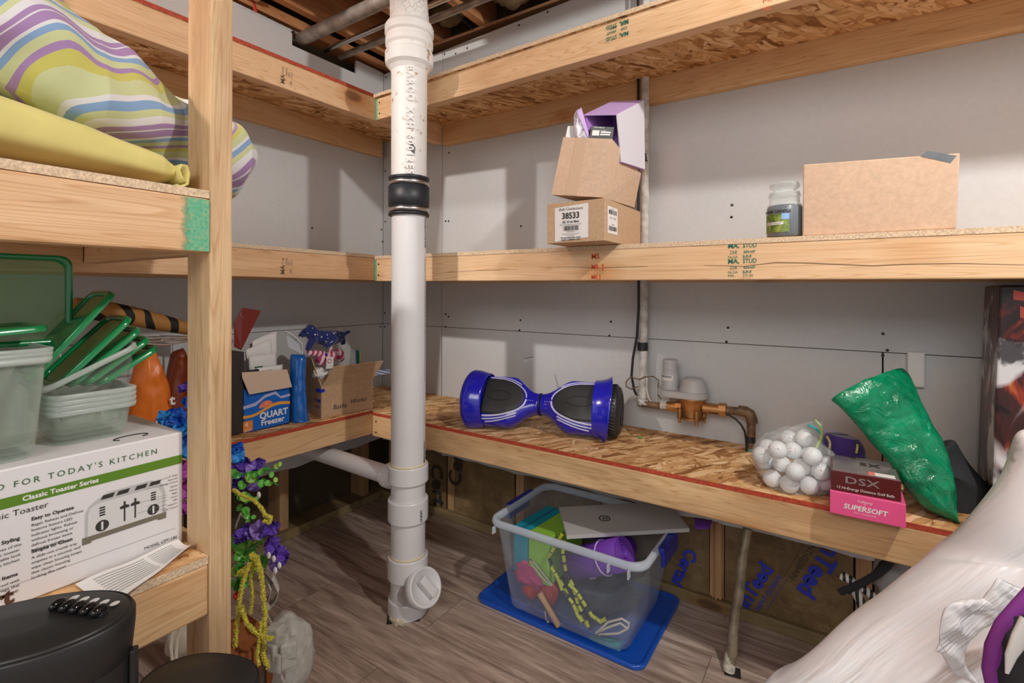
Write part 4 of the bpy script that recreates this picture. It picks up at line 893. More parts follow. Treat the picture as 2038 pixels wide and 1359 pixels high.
# crushed tilted carton above
F_BL, F_BR, F_TR, F_TL = at(1098, 387, 'd', 1.40), at(1197, 392, 'd', 1.335), at(1218, 277, 'd', 1.345), at(1122, 273, 'd', 1.41)
B_BR, B_TR = at(1262, 412, 'd', 1.51), at(1275, 345, 'd', 1.50)
zc = z0+.1135
F_BR.z = max(F_BR.z, zc); B_BR.z = max(B_BR.z, zc)
B_BL = F_BL+(B_BR-F_BR); B_TL = F_TL+(B_TR-F_TR)*.98; B_BL.z = max(B_BL.z, zc)
cB = thing('shipping_carton', 'plain tan carton tipped sideways on top of the 38533 carton', 'box', (1.36, -.38, zc))
mb = MB(); V_ = [F_BL, F_BR, B_BR, B_BL, F_TL, F_TR, B_TR, B_TL]; mb.add(V_, [(3, 2, 1, 0), (0, 1, 5, 4), (1, 2, 6, 5), (2, 3, 7, 6), (3, 0, 4, 7)])
put('carton_body', mb, M['card_pale'], cB, solid=.003)
def bil(a, b_, c, d, u, v): return a.lerp(b_, u).lerp(d.lerp(c, u), v)
nF = (F_BR-F_BL).cross(F_TL-F_BL).normalized()
put('tape', MB().add([bil(F_BL, F_BR, F_TR, F_TL, u, v)+nF*.0018 for u, v in ((.28, 0), (.52, 0), (.50, 1), (.27, 1))], [(0, 1, 2, 3)]), plain('tape2', (.60, .43, .30), .22), cB)
# purple box in the carton
a1, a2, a3, a4 = at(1162, 229, 'd', 1.39), at(1227, 228, 'd', 1.375), at(1281, 200, 'd', 1.50), at(1216, 203, 'd', 1.515)
b1, b2, b3, b4 = at(1177, 318, 'd', 1.40), at(1236, 322, 'd', 1.385), at(1283, 337, 'd', 1.49), at(1226, 335, 'd', 1.51)
pb = thing('lavender_box', 'open lavender and white box standing in the tipped tan carton', 'box', tuple((b1+b3)/2))
lav = plain('lavender', (.56, .38, .72), .45); lavd = plain('lavender_dark', (.42, .20, .60), .5)
mb = MB().add([a1, a2, a3, a4], [(0, 1, 2, 3)]); put('top_panel', mb, lav, pb, solid=.003)
mb = MB().add([a2, b2, b3, a3], [(0, 1, 2, 3)]); put('side_panel', mb, plain('white_card', (.68, .66, .72), .5), pb, solid=.003)
mb = MB().add([a1+(a4-a1)*.04, a4, b4, b1], [(0, 1, 2, 3)]).add([a4, a3, b3, b4], [(0, 1, 2, 3)]).add([b1, b2, b3, b4], [(0, 1, 2, 3)]); put('inner_panel', mb, lavd, pb, solid=.003)
k1, k2, k3, k4 = D([(1177, 251), (1222, 253), (1218, 290), (1172, 290)], 1.375)
sb = thing('black_package', 'small black package with a white barcode label inside the lavender box', 'box', tuple((k3+k4)/2))
nn = (k2-k1).cross(k1-k4).normalized(); nn = -nn if nn.dot(CC-k1) < 0 else nn
put('package_body', MB().hexa([k4-nn*.03, k3-nn*.03, k3, k4, k1-nn*.03, k2-nn*.03, k2, k1]), plain('pack_black', (.05, .055, .05), .5, var=.3, vs=80), sb, recalc=True)
def onface(u0, v0, u1, v1): return [bil(k4, k3, k2, k1, u, v)+nn*.0012 for u, v in ((u0, v0), (u1, v0), (u1, v1), (u0, v1))]
put('white_label', MB().add(onface(.07, .52, .38, .78), [(0, 1, 2, 3)]).add(onface(.44, .66, .88, .74), [(0, 1, 2, 3)]).add(onface(.42, .54, .86, .62), [(0, 1, 2, 3)]), M['paper'], sb)
letters('label_lettering', [('ITEM 44012', 0, 0, .006, 'LEFT'), ('MADE IN CHINA', 0, -.008, .005, 'LEFT')], bil(k4, k3, k2, k1, .1, .9), k2-k1, k1-k4, M['white'], sb, off=.0014)
e_ = thing('mailer_envelope', 'crinkled silver and lavender mailer sticking out of the tipped carton', 'envelope', tuple(at(1155, 270, 'd', 1.40)))
mb = pouch_loft('', D([(1148, 290), (1143, 262), (1142, 232), (1147, 222)], 1.40), D([(1178, 290), (1168, 262), (1160, 236), (1156, 215)], 1.39), .006, None, '', '', amp=.004, fr=60)
put('mailer_body', mb, plain('foil', (.62, .60, .66), .3, .2, var=.2), e_)
put('lavender_flap', MB().grid(lambda u, v: bil(*D([(1172, 280), (1176, 280), (1157, 214), (1147, 222)], 1.385), u, v), 8, 12), lav, e_, solid=.002)
single('white_leaflet', MB().add(D([(1124, 280), (1152, 280), (1148, 250), (1130, 251)], 1.415), [(0, 1, 2, 3)]), M['paper'], 'white folded leaflet at the left inside the tipped carton', 'leaflet', solid=.0012)
# big plain carton and tape
z1 = zm(2)
xL, xR = at(1597, 466, 'y', -.398).x, at(1903, 455, 'y', -.398).x
cC = thing('shipping_carton', 'large plain brown carton beside the candle jar on the middle shelf', 'box', ((xL+xR)/2, -.3, z1))
zt_l, zt_r = at(1599, 327, 'y', -.398).z, at(1911, 304, 'y', -.398).z
mb = MB(); xRt = at(1911, 304, 'y', -.398).x
mb.hexa([(xL, -.398, z1), (xR, -.398, z1), (xR+.012, -.20, z1), (xL+.004, -.20, z1), (xL+.001, -.398, zt_l), (xRt, -.398, zt_r), (xRt+.012, -.20, zt_r), (xL+.005, -.20, zt_l)])
put('carton_body', mb, M['card_pale'], cC, bevel=.003)
def cf(px, py): p = at(px, py, 'y', -.3988); return p
put('black_tape', MB().add([cf(1832, 311), cf(1846, 300), cf(1904, 310), cf(1892, 324)], [(0, 1, 2, 3)]), plain('black_tape', (.035, .045, .06), .2, var=.3, vs=40), cC)
# candle jar
cj = at(1561, 468, 'y', -.362); cj.z = zm(cj.x)
jr = .0395*1.0
jar = thing('candle_jar', 'glass candle jar with dark blue wax and a lidded top on the middle shelf', 'candle', tuple(cj))
glass = clear('jar_glass', (.80, .86, .84), .16, .05)
S_ = 1.0
prof = [(.0, .002), (.036, .002), (.0395, .006), (.040, .072), (.037, .080), (.033, .085), (.0325, .098), (.0345, .100), (.0345, .105), (.031, .106)]
put('glass_body', MB().lathe([(r, z) for r, z in prof], 40, cj), glass, jar)
put('wax', MB().lathe([(0, .004), (.0365, .004), (.0375, .008), (.0375, .074), (.034, .079), (0, .080)], 40, cj), plain('wax_blue', (.010, .035, .085), .35), jar)
put('glass_lid', MB().lathe([(.030, .104), (.034, .108), (.033, .111), (.025, .113), (.024, .116), (.032, .122), (.0335, .128), (.030, .134), (.018, .137), (0, .1375)], 40, cj), glass, jar)
ja = math.atan2(CC.y-cj.y, CC.x-cj.x)
m, t, b = nt('jar_picture'); f = noi(t, coords(t, (60, 60, 30)), 1, 5, .7, 1); t.links.new(ramp(t, f, [(.3, (.03, .05, .02)), (.5, (.14, .22, .03)), (.65, (.35, .42, .08))]), b.inputs['Base Color']); b.inputs['Roughness'].default_value = .4
put('picture_label', cylpatch(MB(), cj, .0407, ja-1.25, ja+.25, .012+cj.z, .056+cj.z), m, jar)
put('sky_corner', cylpatch(MB(), cj, .0410, ja-.15, ja+.25, .042+cj.z, .056+cj.z), plain('sky_blue', (.25, .45, .80), .4), jar)
put('name_strip', cylpatch(MB(), cj, .0412, ja-1.1, ja-.05, .030+cj.z, .037+cj.z), M['paper'], jar)
def jartext(s_, size, a0, z, mat, r=.0415, bold=0):
    me = textmesh(s_, size, 'CENTER', bold=bold); vs = [(cj.x+math.cos(a0+v.co.x/r)*r, cj.y+math.sin(a0+v.co.x/r)*r, cj.z+z+v.co.y) for v in me.vertices]
    put('label_lettering', MB().add(vs, [tuple(p.vertices) for p in me.polygons]), mat, jar)
jartext('YANKEE CANDLE', .0095, ja-.55, .059, M['ink_black'], bold=.0003); jartext('RIVER VALLEY', .006, ja-.58, .0315, M['ink_brown'])
# ================================================================ PLASTIC TUB
def rrect(x0, x1, y0, y1, r, z, n=6):
    P_ = []
    for (cx_, cy_, a0) in ((x1-r, y1-r, 0), (x0+r, y1-r, 90), (x0+r, y0+r, 180), (x1-r, y0+r, 270)):
        for i in range(n+1):
            a = R(a0+90*i/n); P_.append(Vector((cx_+r*math.cos(a), cy_+r*math.sin(a), z)))
    return P_
def loops(mb, L, mi=0, smooth=True, cap0=False, cap1=False):
    n = len(L[0]); vs = [v for l in L for v in l]
    mb.add(vs, [(i*n+k, i*n+(k+1) % n, (i+1)*n+(k+1) % n, (i+1)*n+k) for i in range(len(L)-1) for k in range(n)], mi, smooth)
    if cap0: mb.add(L[0], [tuple(range(n-1, -1, -1))], mi)
    if cap1: mb.add(L[-1], [tuple(range(n))], mi)
    return mb
tubm = clear('tub_plastic', (.72, .80, .92), .085, .22, bm=.1, mono=8); rimm = clear('tub_rim', (.74, .83, .93), .45, .25)
lidb = plain('lid_blue', (.008, .085, .50), .28, coat=.3); dkb = plain('handle_blue', (.010, .025, .33), .3)
ld = thing('tub_lid', 'blue plastic tub lid lying upside down on the floor under the clear tub', 'lid', (1.2, -.19, 0))
mb = MB(); loops(mb, [rrect(.915, 1.495, -.400, -.010, .035, .001), rrect(.912, 1.498, -.403, -.008, .035, .014), rrect(.918, 1.492, -.397, -.013, .033, .016), rrect(.930, 1.480, -.385, -.025, .03, .008)], cap0=True, cap1=True)
put('lid_panel', mb, lidb, ld)
loops(mb2 := MB(), [rrect(.985, 1.425, -.34, -.07, .04, .0085), rrect(.985, 1.425, -.34, -.07, .04, .0145), rrect(.992, 1.418, -.333, -.077, .04, .0145), rrect(.992, 1.418, -.333, -.077, .04, .0085)])
put('lid_rib', mb2, lidb, ld)
tb = thing('storage_tub', 'clear plastic storage tub with blue handles standing on its blue lid', 'tub', (1.23, -.2, .017))
def tl(k, z): # k 0 bottom 1 top
    return rrect(1.030+(.985-1.030)*k, 1.440+(1.492-1.440)*k, -.385+(-.405+.385)*k, -.055+(-.035+.055)*k, .045, z, 8)
mb = MB(); loops(mb, [tl(.0, .017)], ); L_ = [rrect(1.05, 1.42, -.365, -.075, .035, .017, 8), tl(0, .025)]+[tl(k, .025+(.295-.025)*k) for k in (.25, .5, .75, 1)]
mb = MB(); loops(mb, L_, cap0=True); put('tub_body', mb, tubm, tb)
a = tl(1, .292); c_ = Vector((1.24, -.22, .292))
def grow(l, d, z): 
    return [Vector((p.x+(p.x-c_.x)/max(.01, (p-c_).length)*d, p.y+(p.y-c_.y)/max(.01, (p-c_).length)*d, z)) for p in l]
mb = MB(); loops(mb, [grow(a, .0, .280), grow(a, .014, .282), grow(a, .018, .290), grow(a, .014, .302), grow(a, .002, .304), grow(a, -.003, .298), grow(a, .0, .280)]); put('tub_rim', mb, rimm, tb)
for x, s_ in ((.972, -1), (1.512, 1)):
    mb = MB(); mb.box((x-.010, -.29, .288), (x+.010, -.13, .306)); mb.box((x-.010+.006*s_, -.28, .245), (x+.004+.006*s_, -.14, .29)); put('handle', mb, dkb, tb, bevel=.004)
for x in (1.0, 1.40, 1.46):
    put('rim_gusset', MB().box((x, -.424, .262), (x+.004, -.408, .284)), rimm, tb)
# contents
foamT, foamG = plain('foam_teal', (.0, .30, .42), .7), plain('foam_green', (.30, .62, .06), .7)
yb = thing('yoga_block', 'teal foam yoga block standing at the left inside the tub', 'yoga block', (1.06, -.28, .12))
Rb = Matrix.Rotation(-.10, 3, 'Z')
put('block', MB().obox((1.064, -.235, .185), (.062, .205, .155), Rb), foamT, yb, bevel=.006)
put('dark_stripe', MB().obox((1.071, -.235, .185), (.014, .2055, .1555), Rb), plain('foam_navy', (.01, .12, .22), .7), yb, bevel=.004)
single('yoga_block', MB().obox((1.140, -.245, .185), (.085, .205, .155), Rb), foamG, 'lime green foam yoga block leaning beside the teal block inside the tub', 'yoga block', bevel=.006)
pinkc, redc = plain('pink_cloth', (.60, .06, .22), .8, bm=.3), plain('red_cloth', (.55, .035, .03), .7, bm=.2)
single('pink_cloth', lump((1.095, -.335, .118), (.060, .022, .040), 4, .4), pinkc, 'folded pink cloth below the yoga blocks inside the tub', 'cloth', recalc=True)
for c, s_, l in (((1.085, -.312, .066), (.030, .035, .042), 'nearest the left corner of the tub'), ((1.150, -.314, .068), (.034, .034, .045), 'beside the wooden handle in the tub')):
    single('red_boxing_pad', lump(c, s_, 7, .12), redc, 'red rounded foam weight, '+l, 'weight', recalc=True)
rp = thing('skipping_rope', 'white cord skipping rope with a wooden handle inside the tub', 'skipping rope', (1.2, -.36, .08))
h0, h1 = at(1074, 1180, 'y', -.372), at(1112, 1246, 'y', -.372)
put('handle', MB().tube([h0, h0.lerp(h1, .3), h0.lerp(h1, .7), h1], [.0105, .0085, .0095, .0095], 16), plain('bamboo', (.62, .36, .15), .45), rp)
cord = plain('cord', (.72, .66, .55), .7)
put('cord', MB().tube([at(x, y, 'y', -.360) for x, y in ((1100, 1165), (1080, 1140), (1062, 1118), (1055, 1113), (1060, 1125), (1080, 1150), (1098, 1166))], .0028, 8), cord, rp)
put('cord', MB().tube([at(x, y, 'y', -.366) for x, y in ((1084, 1216), (1087, 1232), (1094, 1242), (1102, 1244))], .0028, 8), cord, rp)
put('cord', MB().tube([at(x, y, 'y', -.368) for x, y in ((1186, 1260), (1210, 1238), (1238, 1231), (1252, 1240), (1250, 1250), (1232, 1260), (1205, 1262), (1188, 1262), (1206, 1250), (1235, 1240), (1248, 1250))], .0033, 8), cord, rp)
br = thing('beaded_rope', 'black and yellow beaded skipping rope hanging inside the tub', 'skipping rope', (1.25, -.36, .1))
yel = plain('bead_yellow', (.55, .62, .04), .4)
strands = [[(1122, 1058), (1105, 1085), (1092, 1108), (1102, 1135), (1120, 1165), (1140, 1200), (1162, 1235), (1180, 1258)],
           [(1122, 1070), (1120, 1100), (1126, 1135), (1140, 1165), (1150, 1200), (1165, 1230), (1175, 1262)],
           [(1130, 1160), (1148, 1178), (1165, 1205), (1178, 1225), (1195, 1237), (1212, 1228)],
           [(1095, 1125), (1110, 1150), (1118, 1172), (1140, 1200), (1150, 1225), (1165, 1245)]]
bead = None
for si, S2 in enumerate(strands):
    P_ = [at(x, y, 'y', -.374-.002*si) for x, y in S2]
    Q = []
    for i in range(len(P_)-1):
        for k in range(6): Q.append(P_[i].lerp(P_[i+1], k/6))
    put('string', MB().tube(Q, .0012, 5), M['black'], br)
    acc = 0; j = 0
    for i in range(2, len(Q)-2, 3):
        d = (Q[i+1]-Q[i-1]).normalized(); c = Q[i]
        put('bead', MB().tube([c-d*.0085, c+d*.0085], .0056, 10, cap=True), yel if (j % 5) != 4 else M['black'], br); j += 1
nv = plain('navy_bag', (.015, .022, .05), .6, bm=.2)
single('navy_bag', lump((1.29, -.24, .090), (.115, .105, .058), 12, .22), nv, 'dark navy soft bag filling the middle of the tub', 'bag', recalc=True)
mat_ = thing('yoga_mat', 'rolled purple yoga mat with a white flower pattern lying inside the tub', 'yoga mat', (1.33, -.32, .24))
pur = plain('mat_purple', (.16, .035, .42), .65, bm=.2, vs=200)
A0, A1 = Vector((1.222, -.295, .172)), Vector((1.415, -.325, .278)); dx = (A1-A0).normalized(); ux = dx.orthogonal().normalized(); vx = dx.cross(ux)
mb = MB().tube([A0, A1], .046, 40, cap=False)
sp_ = []
for i in range(130):
    a = i*.28; r = .006+.040*i/130; sp_.append((math.cos(a)*r, math.sin(a)*r))
vs = []
for (p, q) in sp_: vs += [A0+ux*p+vx*q, A1+ux*p+vx*q]
mb.add(vs, [(2*i, 2*i+2, 2*i+3, 2*i+1) for i in range(len(sp_)-1)], 0, True)
put('rolled_sheet', mb, pur, mat_, solid=.0035)
wp = plain('mat_white', (.60, .50, .72), .6)
for k in range(3):
    P_ = []
    for i in range(60):
        t_ = i/59*(5.4-k*1.3); r = .016+.011*k+.004*math.sin(t_*5); s1 = (.38+.07*k)+(r*math.cos(t_))/.245; an = 3.9+(r*math.sin(t_))/.046
        an_v = an; P_.append(A0.lerp(A1, s1-.02)+(ux*math.cos(an_v)+vx*math.sin(an_v))*.0485)
    put('flower_pattern', MB().tube(P_, .0022, 6), wp, mat_)
put('tie_strap', MB().tube([A0.lerp(A1, .66)+(ux*math.cos(k*.3)+vx*math.sin(k*.3))*.0495 for k in range(22)], .0025, 6), wp, mat_)
single('exercise_ball', MB().ball((1.335, -.205, .232), .055, 0, 32, 20, (1.35, 1, .8)), plain('ball_purple', (.075, .012, .24), .25, coat=.4), 'shiny dark purple inflatable ball behind the rolled mat in the tub', 'ball')
single('water_bottle', MB().tube([at(1166, 1275, 'y', -.35), at(1172, 1277, 'y', -.35), at(1180, 1278, 'y', -.35), at(1238, 1288, 'y', -.34)], [.004, .012, .020, .020], 20), plain('bottle_teal', (.10, .40, .42), .4), 'pale teal bottle lying at the bottom right of the tub', 'bottle')
bd = thing('foam_board', 'grey white flat board lying slanted across the top of the tub', 'board', (1.35, -.2, .3))
P1, P2, P3, P4 = at(1128, 1065, 'y', -.275), at(1372, 1051, 'y', -.235), at(1392, 990, 'y', -.06), at(1106, 1003, 'y', -.09)
P1.z = max(P1.z, .307); P1 = at(1128, 1065, 'z', .318); P4 = at(1113, 1009, 'z', .322); P2 = at(1372, 1051, 'z', .322); P3 = at(1398, 990, 'z', .40); P3 = P2+(P4-P1)*1.0
nb = (P2-P1).cross(P4-P1).normalized(); 
put('board_panel', MB().hexa([P1-nb*.012, P2-nb*.012, P3-nb*.012, P4-nb*.012, P1, P2, P3, P4]), plain('board_grey', (.46, .46, .46), .5, var=.06, vs=5), bd)
cl = at(1203, 1034, 'z', .318); cl = P1+(cl-P1)-nb*((cl-P1).dot(nb)); uxx = (P2-P1).normalized(); vyy = nb.cross(uxx)
ring = [cl+nb*.0012+(uxx*math.cos(k*.262)+vyy*math.sin(k*.262))*.017 for k in range(24)]
put('round_logo', MB().tube(ring, .0016, 6, closed=True), M['ink_black'], bd); letters('logo_lettering', [('N', 0, -.008, .022, 'CENTER', dict(shear=.3, bold=.0006))], cl+nb*.001, uxx, vyy, M['ink_black'], bd)
single('purple_strap', MB().grid(lambda u, v: bil(*[at(x, y, 'z', z) for x, y, z in ((1382, 1030, .345), (1418, 1036, .345), (1412, 1052, .338), (1384, 1052, .338))], u, v), 6, 4), pur, 'purple strap end hanging beside the tip of the grey board', 'strap', solid=.003)
# ================================================================ UNDER RIGHT SHELF
sp_p = thing('support_pipe', 'old worn steel pipe rising from the floor to the lowest right shelf', 'pipe', (1.690, -.252, 0))
B0, B1 = Vector((1.690, -.252, .0)), at(1487, 1052, 'y', -.150); B1.z = min(B1.z, .4715)
put('pipe', MB().tube([B0.lerp(B1, i/14)+Vector((.0015*math.sin(i), 0, 0)) for i in range(15)], [.0135 if 2 < i else .0150 for i in range(15)], 20), M['rustpipe'], sp_p)
put('flaking_paint', MB().tube([B0.lerp(B1, .0), B0.lerp(B1, .05), B0.lerp(B1, .12)], [.0165, .0160, .0142], 20), plain('flaking', (.55, .52, .44), .7, var=.5, vs=60), sp_p)
put('floor_cutout', MB().obox((1.700, -.250, .0008), (.042, .040, .001), Matrix.Rotation(.2, 3, 'Z')), M['dark'], sp_p)
m, t, b = nt('zebra'); wv = N(t, 'ShaderNodeTexWave'); wv.inputs['Scale'].default_value = 22; wv.inputs['Distortion'].default_value = 3; t.links.new(coords(t), wv.inputs['Vector']); t.links.new(ramp(t, wv.outputs['Fac'], [(.45, (.02, .02, .02)), (.5, (.7, .7, .7))], 'CONSTANT'), b.inputs['Base Color']); M['zebra'] = m
zs = thing('zebra_scarf', 'black and white striped fluffy tie hanging below the shelf at the right', 'scarf', tuple(at(1700, 1180, 'y', -.25)))
put('striped_tube', MB().tube([at(x, y, 'y', -.25) for x, y in ((1672, 1150), (1680, 1147), (1694, 1155), (1700, 1172), (1712, 1195), (1722, 1220), (1735, 1250), (1760, 1330))]+[Vector((1.99, -.25, .012))], [.006, .011, .010, .011, .011, .012, .011, .011, .011], 14), M['zebra'], zs)
put('striped_tube', MB().tube([at(x, y, 'y', -.235) for x, y in ((1676, 1170), (1684, 1176), (1700, 1166), (1720, 1172), (1735, 1185), (1748, 1200))], [.007, .009, .009, .010, .010, .009], 14), M['zebra'], zs)
single('black_strap', MB().tube([at(x, y, 'y', -.262) for x, y in ((1670, 1179), (1690, 1172), (1720, 1158), (1745, 1143), (1762, 1125), (1775, 1112))], [.008, .009, .009, .009, .012, .008], 12, flat=(1, .5)), fab, 'black fabric strap crossing the striped tie under the shelf', 'strap')
single('white_bundle', lump(tuple(at(1785, 1155, 'y', -.20)), (.050, .04, .055), 5, .25), plain('bundle', (.42, .42, .43), .5), 'greyish white plastic bundle under the shelf behind the white bag', 'bag', recalc=True)
# ================================================================ WHITE BAG (near right)
m, t, b = nt('white_film')
b.inputs['Base Color'].default_value = (.66, .665, .69, 1); b.inputs['Roughness'].default_value = .33; b.inputs['Specular IOR Level'].default_value = .4
v0 = coords(t, (1, 1, 1), (0, R(46), 0)); mp_ = t.nodes.new('ShaderNodeMapping'); mp_.inputs['Scale'].default_value = (1.3, 4, 17); t.links.new(v0, mp_.inputs[0])
f = noi(t, mp_.outputs[0], 1, 4, .55, .8); bump(t, b, f, .75, .025); M['white_film'] = m
Lp = D([(2075, 905), (2038, 942), (1985, 990), (1905, 1050), (1830, 1112), (1740, 1187), (1650, 1272), (1560, 1352), (1500, 1430), (1470, 1600), (1500, 1850)], [.80, .80, .79, .78, .78, .77, .76, .75, .75, .76, .78])
Rp = [p.copy() for p in D([(2110, 930), (2160, 960), (2240, 1010), (2330, 1100), (2400, 1200), (2420, 1300), (2420, 1420), (2420, 1500), (2400, 1560), (2300, 1700), (2200, 1850)], [.78, .74, .70, .66, .64, .62, .62, .62, .64, .68, .74])]
for L_ in (Lp, Rp): L_[-1].z = .012
mb = pouch_loft('', Lp, Rp, .11, None, '', '', nu=130, nv=110, amp=.0012, fr=5, endr=.18)
V2 = []
for v in mb.v:
    p = Vector(v); q = p-CC; s_ = (p.z*.72+(p.x)*.69); k = .006*math.sin(s_*1.0) 
    rid = noise.noise(Vector(((p.x*.69-p.z*.72)*22, p.y*5, (p.x*.72+p.z*.69)*2.2)))
    p += Vector((-.4, -.8, .45))*(.017*rid); p.z = max(p.z, .002); V2.append(tuple(p))
mb.v = V2
wb = thing('white_bag', 'large glossy white plastic bag bulging in the lower right foreground', 'bag', (2.05, -1.1, 0))
put('bag_body', mb, M['white_film'], wb)
for S2 in (((1990, 1190), (1920, 1195), (1880, 1215), (1870, 1290), (1900, 1340)), ((1985, 1150), (1950, 1200), (1890, 1240), (1862, 1296))):
    put('crumpled_knot', pouch_loft('', D(S2, [.60, .60, .60, .60, .61][:len(S2)]), D([(x+48, y+22) for x, y in S2], .60), .006, None, '', '', nu=40, nv=40, amp=.0045, fr=32), M['white_film'], wb)
sf = thing('purple_trim_garment', 'black garment with a purple knit trim lying against the white bag', 'clothing', tuple(at(2020, 1300, 'd', .52)))
m, t, b = nt('purple_knit'); wv = N(t, 'ShaderNodeTexWave'); wv.inputs['Scale'].default_value = 180; t.links.new(coords(t, (1, 1, 1), (0, .6, 0)), wv.inputs['Vector']); t.links.new(ramp(t, wv.outputs['Fac'], [(0, (.10, .01, .13)), (1, (.24, .03, .28))]), b.inputs['Base Color']); b.inputs['Roughness'].default_value = .8
put('knit_trim', MB().tube(D([(2062, 1180), (2032, 1215), (2003, 1250), (1986, 1290), (1982, 1330), (1992, 1375), (2010, 1420)], .52), [.012, .0125, .013, .0135, .014, .014, .013], 18, flat=(1, .55)), m, sf)
put('black_cloth', lump(tuple(at(2075, 1345, 'd', .50)), (.035, .03, .055), 3, .2), fab, sf, recalc=True)
put('grey_lining', MB().tube(D([(2052, 1240), (2030, 1270), (2012, 1305), (2004, 1340)], .475), [.012, .009, .006, .002], 12, flat=(1, .4)), plain('lining', (.55, .54, .53), .6), sf)
# ================================================================ NEAR BAY: TOASTER BOX, CONTAINERS
XF = .977; YR = -1.3295; ZB = .6094; ZT = .8065
tbx = thing('toaster_box', 'white toaster carton with green band and toaster picture on the near shelf', 'box', (.88, -1.55, ZB))
wc = plain('box_white', (.74, .73, .75), .45)
put('box_body', MB().box((XF-.215, -1.80, ZB), (XF, YR, ZT)), wc, tbx, bevel=.0025)
put('side_panel_tint', MB().box((XF-.205, YR+.0002, ZB+.004), (XF-.006, YR+.0008, ZT-.004)), plain('box_side', (.60, .52, .52), .5), tbx)
def tz(px, py): p = at(px, py, 'x', XF); return (p.y-YR, p.z-ZB)
O = Vector((XF, YR, ZB)); YD, ZD = (0, 1, 0), (0, 0, 1)
def area(name, pts, mat, off=.0006, par=tbx):
    q = [tz(*p) for p in pts]; return put(name, MB().add([O+Vector((off, y, z)) for y, z in q], [tuple(range(len(q)-1, -1, -1)) if False else tuple(range(len(q)))]), mat, par)
grn = plain('band_green', (.10, .23, .012), .5); tgrn = plain('text_green', (.035, .12, .03), .5)
yb0, zb0 = tz(362, 921); yb1, zb1 = tz(362, 904)
mb = MB(); quadpatch(mb, O, YD, ZD, -.47, zb0, -.001, zb1, .0005); put('green_band', mb, grn, tbx)
y_, z_ = tz(313, 902)
letters('slogan', [("DESIGNED FOR TODAY'S KITCHEN", y_, z_, .0125, 'RIGHT', dict(space=1.38))], O, YD, ZD, tgrn, tbx)
y_, z_ = tz(196, 955); letters('band_lettering', [('Classic Toaster Series', y_, zb0+.0045, .0098, 'RIGHT', dict(bold=.0003))], O, YD, ZD, M['white'], tbx)
y_, z_ = tz(96, 1008); letters('product_lettering', [('Classic Toaster', y_, z_, .0120, 'RIGHT')], O, YD, ZD, M['ink_black'], tbx)
y1_, z1_ = tz(62, 1036); y2_, z2_ = tz(62, 1101)
small = lambda L_, y, z, d: [(s_, y, z-d*i, .0056, 'LEFT') for i, s_ in enumerate(L_)]
letters('feature_lettering', [('Easy to Operate', y1_, z1_, .0072, 'LEFT', dict(bold=.0002))]+small(['Bagel, Reheat and Defrost', 'buttons feature LED', 'indicator lights. Reheat', 'without browning or', 'defrost frozen items', 'before toasting.'], y1_, z1_-.0085, .0073)
        +[('Simple to Clean', y2_, z2_, .0072, 'LEFT', dict(bold=.0002))]+small(['A slide-out crumb tray', 'empties in a second, and', 'wipe clean housing keeps', 'that classic housing', 'looking like new!'], y2_, z2_-.0085, .0073)
        +[('Classic Styling', y1_-.012, z1_-.022, .0072, 'RIGHT', dict(bold=.0002)), ('the curves of this', y1_-.010, z1_-.031, .0056, 'RIGHT'), ('classic toaster', y1_-.012, z1_-.038, .0056, 'RIGHT'), ('comfortable look', y1_-.011, z1_-.045, .0056, 'RIGHT'), ('in any kitchen', y1_-.012, z1_-.052, .0056, 'RIGHT'), ('Browned Items', y1_-.014, z1_-.072, .0072, 'RIGHT', dict(bold=.0002)), ('easily cool with', y1_-.012, z1_-.081, .0056, 'RIGHT'), ('carriage that', y1_-.012, z1_-.088, .0056, 'RIGHT'), ('raises up', y1_-.013, z1_-.095, .0056, 'RIGHT')],
        O, YD, ZD, M['ink_black'], tbx)
y_, z_ = tz(26, 1197); letters('maker_lettering', [('Cuisinart', y_, z_, .030, 'RIGHT', dict(bold=.0012))], O, YD, ZD, plain('maker_ink', (.10, .045, .03), .5), tbx)
y_, z_ = tz(352, 1070); letters('model_lettering', [('MODEL CPT-180', y_, z_, .0068, 'RIGHT')], O, YD, ZD, M['ink_black'], tbx)
mb = MB(); quadpatch(mb, O, YD, ZD, -.47, .030, -.012, .0306, .0005); put('fine_line', mb, plain('fine_grey', (.3, .3, .3), .6), tbx)
# printed toaster
sil, sil2, blk = plain('print_silver', (.50, .50, .51), .4), plain('print_silver2', (.66, .66, .67), .4), M['ink_black']
base = plain('print_base', (.17, .15, .11), .5)
yl, zl = tz(165, 1083); yr_, zr_ = tz(330, 1035); yt, zt_ = tz(300, 955)
W_, Hh = yr_-yl, zt_-zl
def tp(name, outl, mat, off): 
    return put(name, MB().add([O+Vector((off, yl+u*W_, zl+v*Hh)) for u, v in outl], [tuple(range(len(outl)))]), mat, pic)
pic = put('toaster_picture', MB().add([O+Vector((.0006, yl+u*W_, zl+v*Hh)) for u, v in ((.02, .08), (.98, .08), (.985, .62), (.95, .82), (.88, .93), (.80, .99), (.28, .99), (.16, .90), (.06, .78), (.02, .62))], [tuple(range(10))]), sil, tbx)
tp('front_panel', ((.05, .10), (.95, .10), (.95, .60), (.90, .76), (.82, .80), (.16, .80), (.08, .74), (.05, .60)), sil2, .0009)
tp('toaster_base', ((-.01, -.02), (.08, -.02), (.10, .02), (.88, .02), (.90, -.02), (1.0, -.02), (1.0, .13), (-.01, .13)), base, .0010)
for u in (.22, .40, .62, .80): tp('slot', ((u-.03, .86), (u+.11, .86), (u+.135, .95), (u+.0, .95)), blk, .0011)
